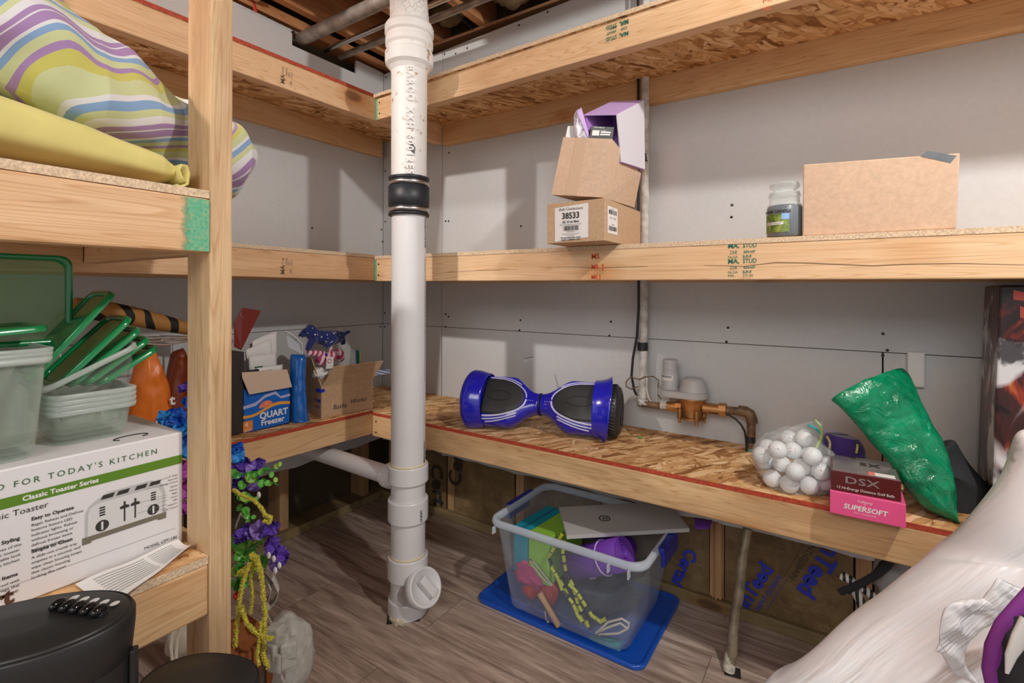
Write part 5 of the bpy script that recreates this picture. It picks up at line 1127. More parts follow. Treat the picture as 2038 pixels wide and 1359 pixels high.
for u in (.47, .60):
    tp('lever', ((u-.010, .22), (u+.010, .22), (u+.010, .66), (u-.010, .66)), blk, .0011); tp('lever_knob', ((u-.055, .52), (u+.055, .52), (u+.055, .575), (u+.012, .60), (u+.012, .68), (u-.012, .68), (u-.012, .60), (u-.055, .575)), blk, .0013)
for u in (.21, .83):
    tp('dial', [(u+.078*math.cos(k*.35), .28+.125*math.sin(k*.35)) for k in range(18)], blk, .0011); tp('dial_grip', ((u-.012, .19), (u+.012, .19), (u+.012, .37), (u-.012, .37)), sil2, .0013)
    for k in range(4): tp('button', ((u-.035, .50+.055*k), (u+.035, .50+.055*k), (u+.03, .535+.055*k), (u-.03, .535+.055*k)), blk, .0011)
ll = MB()
for k, (py) in enumerate((947, 958, 980, 985, 991, 999, 1006, 1014)):
    y0_, z0_ = tz(332, py+4); quadpatch(ll, O, YD, ZD, y0_-.02-.012*(k % 3), z0_, y0_, z0_+.0005, .0012)
put('callout_line', ll, plain('callout', (.25, .25, .25), .6), tbx)
y0_, z0_ = tz(350, 946)
letters('callout_lettering', [(s_, y0_+.002, z0_-.0004-.0056*i*k_, .0038, 'RIGHT') for i, (s_, k_) in enumerate((('1 1/2" Wide', 1), ('Extra-Lift', 1), ('Carriage Control', 1), ('Reheat', 1.1), ('Defrost', 1.1), ('Bagel', 1.1), ('Cancel', 1.1), ('LED', 1.1), ('Indicators', 1.1), ('Shade Control', 1.1)))], O, YD, ZD, blk, tbx)
mb = MB(); y0_, z0_ = tz(75, 935); y1_, z1_ = tz(180, 920)
put('tuck_flap', MB().box((XF-.0004, y0_, ZB+z0_-.0), (XF+.0007, y1_, ZT-.0005)), wc, tbx)
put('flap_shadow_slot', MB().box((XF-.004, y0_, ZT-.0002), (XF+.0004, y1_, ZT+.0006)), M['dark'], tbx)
put('top_lettering_arc', MB().tube([Vector((XF-.035+.012*math.cos(k*.2), -1.395+.024*math.sin(k*.2), ZT+.0006)) for k in range(3, 28)], .0012, 5), blk, tbx)
rc = thing('paper_slip', 'long printed paper slip curling on the near shelf in front of the toaster box', 'paper', (1.0, -1.4, ZB))
C1, C2, C3, C4 = at(148, 1164, 'z', .6095), at(215, 1215, 'z', .6095), at(388, 1092, 'z', .6095), at(345, 1078, 'z', .6095)
C1.x = max(C1.x, .985); C4.x = max(C4.x, .982)
def slip(u, v): p = bil(C1, C2, C3, C4, v, u); return p+Vector((0, 0, .0008+.012*max(0, u-.6)**2*3*(1-v)+.002*math.sin(u*9)))
slip_fixed = lambda u, v: C1.lerp(C4, u).lerp(C2.lerp(C3, u), v)+Vector((0, 0, .0008+.020*abs(v-.5)**2*u*1.5+.0015*(1+math.sin(u*9))))
put('sheet', MB().grid(slip_fixed, 24, 10), M['paper'], rc)
mb = MB()
for k in range(9):
    v = .12+.085*k
    for j in range(2):
        u0, u1 = (.12, .60) if j == 0 else (.64, .90)
        a_ = [slip_fixed(u0+(u1-u0)*i/10, v)+Vector((0, 0, .0006)) for i in range(11)]; b2 = [slip_fixed(u0+(u1-u0)*i/10, v+.028)+Vector((0, 0, .0006)) for i in range(11)]
        mb.add(a_+b2, [(i, i+1, 12+i, 11+i) for i in range(10)])
put('fine_print', mb, plain('fine_print', (.42, .42, .42), .7), rc)
# --- food containers
fc = clear('food_plastic', (.80, .90, .82), .06, .2); fcr = clear('food_rim', (.86, .94, .90), .27, .2); fgl = plain('lid_green', (.0, .22, .06), .22, coat=.5)
fgt = clear('lid_green_clear', (.03, .30, .10), .62, .2)
def container(c, w, d, h, rot, label, tilt=None, taper=.86, rim=.005):
    Mx = Matrix.Translation(Vector(c)) @ Matrix.Rotation(rot, 4, 'Z') @ (tilt or Matrix.Identity(4))
    t_ = thing('food_container', label, 'food container', M=Mx, group='clear plastic food containers on the toaster box')
    def rr(k, z, g=0): return rrect(-w/2*k-g, w/2*k+g, -d/2*k-g, d/2*k+g, min(w, d)*.16, z, 5)
    L_ = [rr(taper*.93, .0), rr(taper, .006)]+[rr(taper+(1-taper)*k, .006+(h-.006)*k) for k in (.3, .7, .92)]+[rr(1, h-.002)]
    put('container_body', loops(MB(), L_, cap0=True), fc, t_, world=False)
    put('container_rim', loops(MB(), [rr(1, h-.008, .0), rr(1, h-.009, rim), rr(1, h-.001, rim+.001), rr(1, h, .001), rr(1, h-.008, .0)]), fcr, t_, world=False)
    return t_
ZC = ZT+.0006
for k in range(4): container((.890, -1.578+.0004*k, ZC+.0105*k), .140, .150, .145-.004*k if k else .150, 0, ['outermost tall clear food container of the nested stack at the left', 'second tall clear container nested in the left stack', 'third tall clear container nested in the left stack', 'innermost tall clear container of the left stack, topmost rim'][k])
for k in range(4): container((.862, -1.437, ZC+.0085*k), .120, .108, .058, 0, ['lowest of the shallow clear containers nested beside the tall stack', 'second shallow clear container from the bottom', 'third shallow clear container from the bottom', 'uppermost level shallow container under the tilted one'][k], taper=.9)
tilt = Matrix.Rotation(R(26), 4, 'X')
container((.862, -1.425, ZC+.090), .120, .132, .042, 0, 'shallow clear container tilted upward holding the green lids', tilt=tilt, taper=.85)
def slid(c, w, d, Mr, label, mat=fgl, pane=False, group='green container lids'):
    Mx = Matrix.Translation(Vector(c)) @ Mr
    t_ = thing('container_lid', label, 'lid', M=Mx, group=group)
    def rr(g, z): return rrect(-w/2+g, w/2-g, -d/2+g, d/2-g, .018, z, 5)
    put('lid_edge', loops(MB(), [rr(0, -.004), rr(0, .004), rr(.002, .005), rr(.008, .005), rr(.009, .000), rr(.009, -.003), rr(0, -.004)]), fgl, t_, world=False)
    put('lid_panel', loops(MB(), [rr(.009, 0), rr(.010, .0012)], cap0=True, cap1=True), mat, t_, world=False)
    return t_
MrA = Matrix.Rotation(R(-58), 4, 'X')
# lids leaning: plane spans x and the direction up towards +y
for k, lb_ in enumerate(('backmost green lid, standing highest in the tilted container', 'second green lid from the back', 'middle green lid of the leaning row', 'fourth green lid, partly hidden by the rim', 'frontmost green lid of the leaning row')):
    Mr = Matrix.Rotation(R(52-5*k), 4, 'X'); L0 = [.175, .150, .132, .118, .105][k]
    cc = Vector((.866-.002*k, -1.452+.017*k, ZC+.158-.010*k)) if k else Vector((.862, -1.462, ZC+.178))
    slid(cc, .105, L0, Mr, lb_, mat=fgl)
MrB = Matrix.Rotation(R(90), 4, 'X') @ Matrix.Rotation(0, 4, 'Z')
lb1, lb2 = at(144, 512, 'x', .84), at(140, 690, 'x', .84)
slid((.835, lb1.y-.098, (lb1.z+lb2.z)/2+.004), lb1.z-lb2.z-.004, .198, Matrix.Rotation(R(90), 4, 'Y') @ Matrix.Rotation(0, 4, 'Z'), 'large green bordered lid with a see-through middle standing behind the tall stack', mat=clear('lid_pane', (.20, .46, .18), .27, .15), group=None)
slid((.890, -1.578, ZC+.188), .140, .150, Matrix.Rotation(R(4), 4, 'X'), 'green lid lying flat on the tall container stack', mat=fgt)
# --- bedding
m, t, b = nt('stripes')
co = coords(t, (1, 1, 1), (R(-28), 0, 0)); dn = N(t, 'ShaderNodeTexNoise'); dn.inputs['Scale'].default_value = 3.5; dn.inputs['Detail'].default_value = 1; t.links.new(coords(t), dn.inputs['Vector'])
sx = N(t, 'ShaderNodeSeparateXYZ'); t.links.new(co, sx.inputs[0])
ma = N(t, 'ShaderNodeMath', operation='MULTIPLY_ADD'); t.links.new(dn.outputs['Fac'], ma.inputs[0]); ma.inputs[1].default_value = .34; t.links.new(sx.outputs[2], ma.inputs[2])
mb_ = N(t, 'ShaderNodeMath', operation='MULTIPLY'); mb_.inputs[1].default_value = 8.5; t.links.new(ma.outputs[0], mb_.inputs[0]); fr = N(t, 'ShaderNodeMath', operation='FRACT'); t.links.new(mb_.outputs[0], fr.inputs[0])
G1, B_, P_c, W_c, Y_ = (.56, .60, .32), (.22, .37, .60), (.36, .22, .44), (.70, .70, .72), (.55, .52, .12)
t.links.new(ramp(t, fr.outputs[0], [(0, P_c), (.11, W_c), (.13, P_c), (.20, W_c), (.30, G1), (.38, B_), (.47, W_c), (.52, G1), (.66, Y_), (.74, P_c), (.80, G1), (.89, B_), (.96, W_c)], 'CONSTANT'), b.inputs['Base Color'])
b.inputs['Roughness'].default_value = .8; b.inputs['Sheen Weight'].default_value = .2; M['stripes'] = m
r2 = t.nodes
m2 = plain('yellow_sheet', (.66, .58, .20), .8, var=.06, sheen=.2)
def softloft(sections, nu, folds, seed, fr_=8, smooth=True):
    """sections: (y, xc, zc, ax, az, power)"""
    def fn(u, v):
        i = v*(len(sections)-1)*.99999; k = int(i); f_ = i-k; f_ = f_*f_*(3-2*f_); A_, B2 = sections[k], sections[k+1]
        s_ = [A_[j]+(B2[j]-A_[j])*f_ for j in range(6)]
        a = 2*math.pi*u; e = 2/s_[5]; ca, sa = math.cos(a), math.sin(a)
        p = Vector((s_[1]+math.copysign(abs(ca)**e, ca)*s_[3], s_[0], s_[2]+math.copysign(abs(sa)**e, sa)*s_[4]))
        n_ = Vector((ca, 0, sa)); q = p*fr_
        w_ = noise.noise(Vector((q.x*.6, q.y*.45+q.z*.9, q.z*1.2-q.y*.5))+Vector((seed, 0, 0)))+.5*noise.noise(q*1.9+Vector((0, seed, 0)))
        return p+n_*folds*w_
    return fn
ZD2 = 1.2127+.0141
ys = thing('yellow_sheet', 'folded pale yellow sheet under the striped comforter on the near shelf', 'bedding', (.85, -1.7, ZD2))
secs = [(-2.5, .82, ZD2+.075, .20, .060, 4), (-1.95, .83, ZD2+.072, .205, .058, 4), (-1.65, .835, ZD2+.062, .205, .048, 4), (-1.48, .835, ZD2+.048, .203, .036, 4), (-1.38, .835, ZD2+.034, .200, .026, 4), (-1.345, .835, ZD2+.028, .185, .010, 3)]
mb = MB().grid(softloft(secs, 1, .007, 2, 9), 72, 70, 0, True, True)
mb.v = [(x, y, max(z, ZD2+.0005)) for x, y, z in mb.v]
put('folded_sheet', mb, m2, ys)
rp_ = [at(x, y, 'x', 1.035) for x, y in ((352, 368), (362, 372), (374, 366), (377, 345), (372, 330), (362, 328), (357, 338), (362, 352), (368, 362))]
mb = MB(); vs = []
for p in rp_: vs += [p, p-Vector((.10, 0, 0))]
put('rolled_corner', mb.add(vs, [(2*i, 2*i+2, 2*i+3, 2*i+1) for i in range(len(rp_)-1)], 0, True), m2, ys, solid=.0035)
cf_ = thing('striped_comforter', 'bunched comforter with purple, blue and green stripes on the near shelf', 'bedding', (.85, -1.7, 1.35))
secs = [(-2.5, .80, 1.485, .22, .12, 2.4), (-2.0, .80, 1.465, .235, .125, 2.4), (-1.75, .80, 1.455, .24, .125, 2.5), (-1.58, .80, 1.435, .24, .125, 2.5), (-1.45, .79, 1.405, .235, .118, 2.5), (-1.365, .76, 1.375, .225, .105, 2.4), (-1.315, .745, 1.355, .195, .098, 2.4), (-1.25, .77, 1.340, .190, .104, 2.4), (-1.195, .78, 1.338, .175, .096, 2.2), (-1.160, .78, 1.335, .12, .066, 2), (-1.150, .78, 1.335, .02, .012, 2)]
mb = MB().grid(softloft(secs, 1, .030, 5, 9), 110, 130, 0, True, True)
v2 = []
for x, y, z in mb.v:
    if y < -1.32: 
        ztop = ZD2+.11*min(1, (-y-1.30)/.35)+.004; z = max(z, ztop*.0+ZD2+.040+min(.088, max(0, (-y-1.36)*.35)))
    if -1.335 < y < -1.275: x = min(x, .968)
    v2.append((x, y, z))
mb.v = v2; put('quilted_cover', mb, M['stripes'], cf_)
# ================================================================ FANS
fanb = plain('fan_black', (.014, .014, .015), .42); gls = plain('fan_gloss', (.006, .006, .007), .12); dotm = plain('fan_dot', (.62, .62, .62), .5)
def fan(cx_, cy_, zt_, ax, ay, ang, label, btn0, bdir, nb_, bs=1.0):
    t_ = thing('tower_fan', label, 'fan', M=Matrix.Translation((cx_, cy_, 0)) @ Matrix.Rotation(ang, 4, 'Z'))
    def ol(k, z, n=56):
        return [Vector((ax*k*math.copysign(abs(math.cos(2*math.pi*i/n))**.9, math.cos(2*math.pi*i/n)), ay*k*math.sin(2*math.pi*i/n), z)) for i in range(n)]
    put('fan_base', loops(MB(), [ol(1.0, .0), ol(1.0, .02), ol(.95, .03)], cap0=True, cap1=True), fanb, t_, world=False)
    put('fan_housing', loops(MB(), [ol(.94, .03), ol(.96, .2), ol(.96, zt_-.055)], cap0=True), fanb, t_, world=False)
    put('top_shell', loops(MB(), [ol(.96, zt_-.055), ol(.968, zt_-.0545), ol(1, zt_-.02), ol(1, zt_-.006), ol(.975, zt_-.002), ol(.955, zt_-.0045), ol(.945, zt_-.002), ol(.90, zt_), ol(.3, zt_+.002)], cap1=True), fanb, t_, world=False)
    put('rear_handle', MB().box((ax*.96, -.006, zt_-.18), (ax*1.03, .006, zt_-.05)), fanb, t_, world=False, bevel=.002)
    bd_ = Vector((math.cos(bdir), math.sin(bdir), 0)); pr_ = Vector((-bd_.y, bd_.x, 0))
    for k in range(nb_):
        c = Vector((btn0[0], btn0[1], zt_+.006))+bd_*(.0145*k*bs)
        rotm = Matrix((pr_, -bd_, Vector((0, 0, 1)))).transposed()
        put('control_button', MB().ball(c, .0055*bs, 0, 16, 10, (1.75, 1, 1.1), rotm), gls, t_, world=False)
        c2 = c+pr_*.0185*bs; c2.z = zt_+.0026
        put('indicator_dot', MB().add([c2+(pr_*math.cos(q*.4)*1.25+bd_*math.sin(q*.4))*.0042*bs for q in range(15)], [tuple(range(15))]), dotm, t_, world=False)
    put('button_rail', MB().tube([Vector((btn0[0], btn0[1], zt_+.002))-bd_*.008, Vector((btn0[0], btn0[1], zt_+.002))+bd_*(.0145*bs*(nb_-1)+.008)], .004, 8), fanb, t_, world=False)
fan(1.200, -1.586, .688, .106, .064, R(55), 'larger black tower fan in the lower left corner of the view', (.026, .022), R(-32), 5)
fan(1.200, -1.402, .508, .086, .058, R(25), 'smaller black tower fan right of the larger one, cut by the frame', (-.004, -.022), R(-60), 3, 1.1)
# ================================================================ LEFT SHELF (LOWEST) THINGS
zl1 = lambda y: lz(1, y)+T+.0006
def LX(px, py, x=.30): return at(px, py, 'x', x)
org = plain('orange_bag', (.80, .20, .02), .35, bm=.5, vs=12)
ob = thing('snack_bag', 'crumpled orange plastic bag with white letters behind the toaster box', 'bag', (.28, -1.13, zl1(-1.1)))
xo = .30
mb = pouch_loft('', [LX(250, 940, xo), LX(250, 860, xo), LX(258, 770, xo), LX(282, 700, xo), LX(290, 690, xo)], [LX(346, 940, xo), LX(344, 860, xo), LX(336, 775, xo), LX(312, 715, xo), LX(300, 690, xo)], .045, None, '', '', amp=.010, fr=18, nu=48, nv=48)
mb.v = [(x, y, max(z, zl1(y))) for x, y, z in mb.v]
put('bag_body', mb, org, ob)
letters('bag_lettering', [('t', 0, .0, .040, 'CENTER', dict(bold=.001)), ('pop', -.012, -.042, .040, 'CENTER', dict(shear=.2, bold=.0006))], LX(326, 800, xo)+Vector((.055, 0, 0)), (0, 1, 0), (0, 0, 1), M['white'], ob)
single('gift_bag', (lambda mb: mb)(pouch_loft('', [LX(322, 930, .22), LX(324, 800, .22), LX(338, 720, .22), LX(345, 700, .22)], [LX(378, 930, .22), LX(376, 800, .22), LX(372, 720, .22), LX(364, 692, .22)], .03, None, '', '', amp=.006, fr=20)), plain('dark_red', (.20, .035, .01), .4), 'dark red brown bag standing behind the orange bag', 'bag')
single('white_carton', MB().box((.24, -1.262, zl1(-1.2)), (.36, -1.225, .80)), wc, 'white carton edge with a red mark left of the orange bag', 'box')
tr = thing('tiger_print_roll', 'rolled tiger print fabric lying on the wire rack behind the green lids', 'fabric', tuple(LX(260, 630, .16)))
m, t, b = nt('tiger'); wv = N(t, 'ShaderNodeTexWave'); wv.bands_direction = 'Y'; wv.inputs['Scale'].default_value = 5; wv.inputs['Distortion'].default_value = 9; wv.inputs['Detail'].default_value = 2; t.links.new(coords(t), wv.inputs['Vector']); t.links.new(ramp(t, wv.outputs['Fac'], [(.55, (.42, .20, .05)), (.62, (.012, .010, .008))]), b.inputs['Base Color']); b.inputs['Roughness'].default_value = .7
put('rolled_fabric', MB().tube([LX(x, y, .17) for x, y in ((145, 612), (200, 618), (260, 628), (320, 642), (380, 655))], [.028, .030, .028, .026, .020], 18), m, tr)
rk = thing('wire_rack', 'chrome wire rack standing behind the orange bag on the left shelf', 'rack', (.22, -1.1, zl1(-1.1)))
ch = plain('chrome', (.70, .70, .70), .18, 1)
for (xx, pts_) in ((.345, ((238, 672), (300, 673), (378, 671))), (.345, ((245, 682), (330, 686), (378, 678))), (.25, ((230, 684), (300, 680), (378, 675)))): put('long_wire', MB().tube([LX(a, b_, xx) for a, b_ in pts_], .0028, 8), ch, rk)
for y in [-1.26+.035*k for k in range(8)]: put('cross_wire', MB().tube([(.06, y, .905), (.25, y, .912), (.345, y, .915)], .0016, 6), ch, rk)
for y in (-1.27, -.985):
    for x in (.07, .345): put('rack_leg', MB().tube([(x, y, zl1(y)), (x, y, .913)], .003, 8), ch, rk)
# black folder, red card, papers in a freezer-bag box
FX = .318
fa, fb_ = LX(465, 700, .295), LX(482, 700, .30)
single('black_binder', MB().box((.10, -.945, zl1(-.9)), (.318, -.872, .855)), plain('binder', (.03, .024, .022), .45), 'tall black binder standing next to the blue freezer bag box', 'binder', bevel=.003)
rd = thing('red_folder', 'dark red folder tilted above the black binder, behind the papers', 'folder', tuple(LX(490, 660, .24)))
q = [LX(466, 690, .26), LX(480, 697, .26), LX(519, 618, .25), LX(482, 612, .25), LX(466, 642, .25)]
put('folder_sheet', MB().add([q[0], q[1], q[2], q[3], q[4]], [(0, 1, 2, 3, 4)]), plain('folder_red', (.20, .018, .012), .35), rd, solid=.002)
put('folder_outline', MB().tube([LX(x, y, .2535) for x, y in ((479, 623), (486, 620), (484, 633), (477, 636))], .0009, 5, closed=True), plain('folder_line', (.5, .2, .15), .5), rd)
fz = thing('freezer_bag_box', 'blue quart freezer bag box stuffed with papers on the lowest left shelf', 'box', (.26, -.79, zl1(-.8)))
y0, y1 = LX(484, 800, FX).y, LX(577, 800, FX).y; zf = zl1(-.8); ztf = LX(530, 768, FX).z
blu = plain('box_blue', (.005, .13, .55), .35)
mb = MB(); x0 = FX-.135; t_ = .002
mb.box((FX-t_, y0, zf), (FX, y1, ztf)); mb.box((x0, y0, zf), (x0+t_, y1, ztf)); mb.box((x0, y0, zf), (FX, y0+t_, ztf)); mb.box((x0, y1-t_, zf), (FX, y1, ztf)); mb.box((x0, y0, zf), (FX, y1, zf+t_))
put('box_body', mb, blu, fz)
Of = Vector((FX, y0, zf)); Wf, Hf = y1-y0, ztf-zf
def fp(name, outl, mat, off): return put(name, MB().add([Of+Vector((off, u*Wf, v*Hf)) for u, v in outl], [tuple(range(len(outl)))]), mat, fz)
fp('orange_wave', [(k/12, .36+.13*(k/12)+.05*math.sin(k/12*6.3+3.6)) for k in range(13)]+[(k/12, .43+.13*(k/12)+.055*math.sin(k/12*6.3+3.6)) for k in range(12, -1, -1)], plain('wave_orange', (.80, .36, .05), .5), .0007)
fp('food_picture', [(.48+.16*math.cos(k*.26), .50+.16*math.sin(k*.26)) for k in range(13)], plain('salmon', (.75, .22, .14), .5, var=.3, vs=90), .0005)
fp('bag_picture', [(0, .62), (.25, .66), (.45, .80), (.68, .84), (.78, .70), (1, .72), (1, .66), (.80, .64), (.66, .77), (.45, .73), (.25, .58), (0, .55)], plain('bag_print', (.45, .45, .70), .4), .0006)
fp('orange_corner', [(.0, .02), (.19, .04), (.19, .27), (.0, .27)], plain('corner_orange', (.75, .25, .04), .5), .0007)
letters('box_lettering', [('QUART', .33*Wf, .25*Hf, .030, 'LEFT', dict(bold=.0010)), ('Freezer', .36*Wf, .09*Hf, .027, 'LEFT', dict(bold=.0007))], Of, (0, 1, 0), (0, 0, 1), M['white'], fz)
letters('box_lettering', [('4', .03*Wf, .14*Hf, .022, 'LEFT'), ('BAGS', .03*Wf, .05*Hf, .008, 'LEFT')], Of, (0, 1, 0), (0, 0, 1), M['white'], fz, off=.0012)
FL = [LX(482, 752, FX+.008), LX(496, 785, FX+.016), LX(581, 770, FX+.016), LX(571, 735, FX+.003), LX(481, 741, FX+.003)]
put('torn_flap', MB().add([FL[4], FL[0], FL[1], FL[2], FL[3]], [(0, 1, 2, 3, 4)]), plain('flap_tan', (.62, .47, .36), .8), fz, solid=.002)
rngp = random.Random(11)
for k, l in enumerate(('front curled white sheet', 'second loose white sheet', 'third white sheet with a printed line', 'tallest white sheet', 'folded grey white brochure', 'thin rear white sheet')):
    xx = FX-.022-.018*k; ya_ = y0+.035+.012*k; yb_ = y1-.016+.004*k; h_ = [.20, .24, .275, .30, .285, .26][k]
    def fn(u, v, xx=xx, ya_=ya_, yb_=yb_, h_=h_, k=k):
        y = ya_+(yb_-ya_)*u; z = zf+.008+h_*v; dz = (.028*(u-.5))*v if k > 1 else 0
        return (xx+.010*math.sin(u*3+k)*v, y-.012*v*(k % 3)+(.0 if k else .0), z+dz)
    single('paper_sheet', MB().grid(fn, 12, 12), M['paper'], l+' standing in the blue freezer bag box', 'paper', 'papers in the freezer bag box', solid=.002)
dkp = plain('dark_print', (.03, .03, .028), .25, var=.5, vs=60)
for k, (ya_, c_, l) in enumerate(((0.006, dkp, 'black glossy brochure at the front left of the freezer bag box'), (.030, plain('green_spine', (.01, .10, .03), .4), 'dark green brochure spine in the middle of the freezer bag box'), (.052, plain('grey_brochure', (.45, .44, .42), .35, var=.3, vs=40), 'grey glossy brochure at the right in the freezer bag box'))):
    single('brochure', MB().box((FX-.016-.0*k, y0+ya_, zf+.01), (FX-.006, y0+ya_+.05, zf+.205-.004*k)) if k != 1 else MB().box((FX-.022, y0+ya_+.02, zf+.01), (FX-.0165, y0+ya_+.045, zf+.212)), c_, l, 'brochure')
# blue bag
bb = thing('blue_gift_bag', 'tall shiny blue plastic bag between the freezer box and the cardboard box', 'bag', (.27, -.665, zl1(-.66)))
bp = plain('blue_plastic', (.004, .13, .52), .14, coat=.6, bm=.25, vs=30)
mb = pouch_loft('', [LX(579, 862, .30), LX(577, 800, .30), LX(578, 750, .30), LX(580, 705, .30)], [LX(617, 858, .33), LX(611, 800, .32), LX(607, 750, .31), LX(606, 705, .30)], .034, None, '', '', amp=.004, fr=20, closed_ends=True, endr=.12)
mb.v = [(x, y, max(z, zl1(y))) for x, y, z in mb.v]
put('bag_body', mb, bp, bb)
cw = clear('clear_white', (.80, .84, .90), .30, .15)
put('clear_header', MB().grid(lambda u, v: LX(572, 690, .28).lerp(LX(602, 706, .30), u).lerp(LX(568, 660, .24).lerp(LX(600, 682, .26), u), v), 8, 8), cw, bb, solid=.0015)
put('header_edge', MB().tube([LX(567, 658, .26), LX(585, 668, .27), LX(601, 683, .28), LX(602, 705, .30)], .002, 6), M['white'], bb)
# cardboard box with toys
ax_, ay0, ay1 = .350, LX(640, 800, .345).y, LX(741, 800, .372).y
zk = zl1(-.5); ztk = LX(641, 770, .345).z
cb_ = thing('cardboard_box', 'open brown cardboard box holding plush toys near the shelf corner', 'box', (.27, -.5, zk))
F0, F1 = Vector((.345, ay0, zk)), Vector((.372, ay1, zk)); bk = Vector((-.175, .03, 0)); up3 = Vector((0, 0, ztk-zk))
def panel(a_, b2, c2, d2, name='box_panel', mat=None, par=None): return put(name, MB().add([a_, b2, c2, d2], [(0, 1, 2, 3)]), mat or M['card'], par or cb_, solid=.003)
panel(F0, F1, F1+up3, F0+up3, 'front_panel'); panel(F0+bk, F0, F0+up3, F0+bk+up3, 'left_panel'); panel(F1, F1+bk, F1+bk+up3, F1+up3, 'right_panel'); panel(F1+bk, F0+bk, F0+bk+up3, F1+bk+up3, 'back_panel'); panel(F0+Vector((0, 0, .002)), F1+Vector((0, 0, .002)), F1+bk+Vector((0, 0, .002)), F0+bk+Vector((0, 0, .002)), 'bottom_panel')
panel(F0+up3, F1+up3, LX(763, 718, .40), LX(664, 730, .385), 'front_flap')
panel(F0+bk+up3, F0+up3, LX(620, 712, .30), LX(610, 710, .20), 'left_flap')
dF = (F1-F0).normalized()
letters('handwriting', [('Baths', .045, .026, .026, 'LEFT', dict(shear=.15)), ('Works', .115, .036, .026, 'LEFT', dict(shear=.25))], F0, dF, (0, 0, 1), M['ink_black'], cb_, off=.0024)
letters('printed_lettering', [('HOME', -.052, .058, .018, 'LEFT', dict(bold=.0004)), ('made', -.05, .036, .018, 'LEFT')], F0, (.985, -.17, 0), (0, 0, 1), M['ink_blue'], cb_, off=.0024)
put('blue_tape', MB().box((F0.x-.03, F0.y-.0045, zk+.098), (F0.x+.003, F0.y+.028, zk+.110)), M['ink_blue'], cb_)
# plush dog
def skin_tubes(name, chains, mats, par, world=True):
    mb = MB()
    for pts_, rs in chains: mb.tube(pts_, rs, 14)
    o = put(name, mb, mats, par); d = o.modifiers.new('remesh', 'REMESH'); d.mode = 'VOXEL'; d.voxel_size = .0035; d.use_smooth_shade = True
    s_ = o.modifiers.new('smooth', 'SMOOTH'); s_.iterations = 6; s_.factor = .6
    return o
m, t, b = nt('star_plush'); vo = N(t, 'ShaderNodeTexVoronoi'); vo.inputs['Scale'].default_value = 75; t.links.new(coords(t), vo.inputs['Vector']); t.links.new(ramp(t, vo.outputs['Distance'], [(.20, (.75, .78, .85)), (.26, (.012, .025, .16))]), b.inputs['Base Color']); b.inputs['Roughness'].default_value = .9; b.inputs['Sheen Weight'].default_value = .3
pd = thing('plush_dog', 'navy plush dog with white stars lying on top of the cardboard box', 'plush toy', tuple(LX(640, 690, .28)))
xd_ = .285
def PX(x, y, dx=0): return LX(x, y, xd_+dx)
skin_tubes('body', [([PX(628, 668), PX(645, 672), PX(665, 672), PX(680, 668)], [.024, .030, .028, .020]), ([PX(598, 668), PX(606, 662), PX(618, 660), PX(630, 668)], [.010, .016, .028, .022]), ([PX(612, 650), PX(618, 655)], [.014, .02]),
    ([PX(668, 668), PX(683, 665), PX(697, 659)], [.014, .009, .006]), ([PX(665, 672, .02), PX(656, 684, .035), PX(646, 690, .045)], [.018, .013, .010]), ([PX(625, 672, .01), PX(616, 688, .02), PX(612, 697, .025)], [.016, .013, .010]), ([PX(680, 672, -.01), PX(684, 685, -.01)], [.014, .010])], m, pd)
put('ear', MB().ball(PX(627, 662, .026), .012, 0, 14, 10, (.5, .8, 1.5)), m, pd)
put('eye', MB().ball(PX(606, 660, .016), .0028, 0, 10, 8), gls, pd); put('nose', MB().ball(PX(596, 668, .004), .004, 0, 10, 8), gls, pd)
m, t, b = nt('pink_stripe_plush'); wv = N(t, 'ShaderNodeTexWave'); wv.inputs['Scale'].default_value = 17; wv.bands_direction = 'Y'; wv.inputs['Distortion'].default_value = .6; t.links.new(coords(t, (1, 1, 1), (.5, 0, 0)), wv.inputs['Vector']); t.links.new(ramp(t, wv.outputs['Fac'], [(.45, (.50, .05, .14)), (.52, (.80, .62, .68))]), b.inputs['Base Color']); b.inputs['Roughness'].default_value = .9
ps = thing('plush_bear', 'pink and white striped plush toy under the navy dog', 'plush toy', tuple(LX(650, 710, .3)))
xd_ = .315
skin_tubes('body', [([PX(612, 703), PX(628, 703), PX(645, 705)], [.011, .012, .013]), ([PX(632, 722), PX(645, 715), PX(656, 710), PX(665, 708)], [.016, .022, .02, .018]), ([PX(670, 708), PX(678, 706)], [.028, .028]), ([PX(655, 693), PX(660, 692)], [.011, .011])], m, ps)
put('eye', MB().ball(PX(649, 705, .016), .005, 0, 10, 8), M['ink_blue'], ps)
tg = thing('toy_tag', 'small white swing tag with a pink emblem hanging on the striped plush', 'tag', tuple(PX(656, 720, .03)))
q = [LX(649, 734, .352), LX(663, 733, .352), LX(664, 711, .35), LX(650, 709, .35)]
put('tag_card', MB().add(q, [(0, 1, 2, 3)]), M['paper'], tg, solid=.0012)
put('emblem', MB().tube([LX(656, 718, .3535)+Vector((0, math.cos(k*.5)*.0075, math.sin(k*.5)*.0075)) for k in range(12)], .0012, 5, closed=True), plain('emblem_pink', (.70, .15, .22), .6), tg)
single('scrub_brush', MB().box(tuple(LX(708, 745, .28)), tuple(LX(715, 697, .295)+Vector((.0, .0, .0)))), plain('brush_teal', (.0, .25, .30), .3), 'teal plastic brush standing in the cardboard box', 'brush', recalc=True)
single('yellow_comb', MB().tube([LX(717, 700+3*k, .30) for k in range(16)], [.0045 if k % 2 else .002 for k in range(16)], 8), plain('comb_yellow', (.62, .62, .06), .5), 'yellow ridged bristle strip beside the teal brush', 'brush')
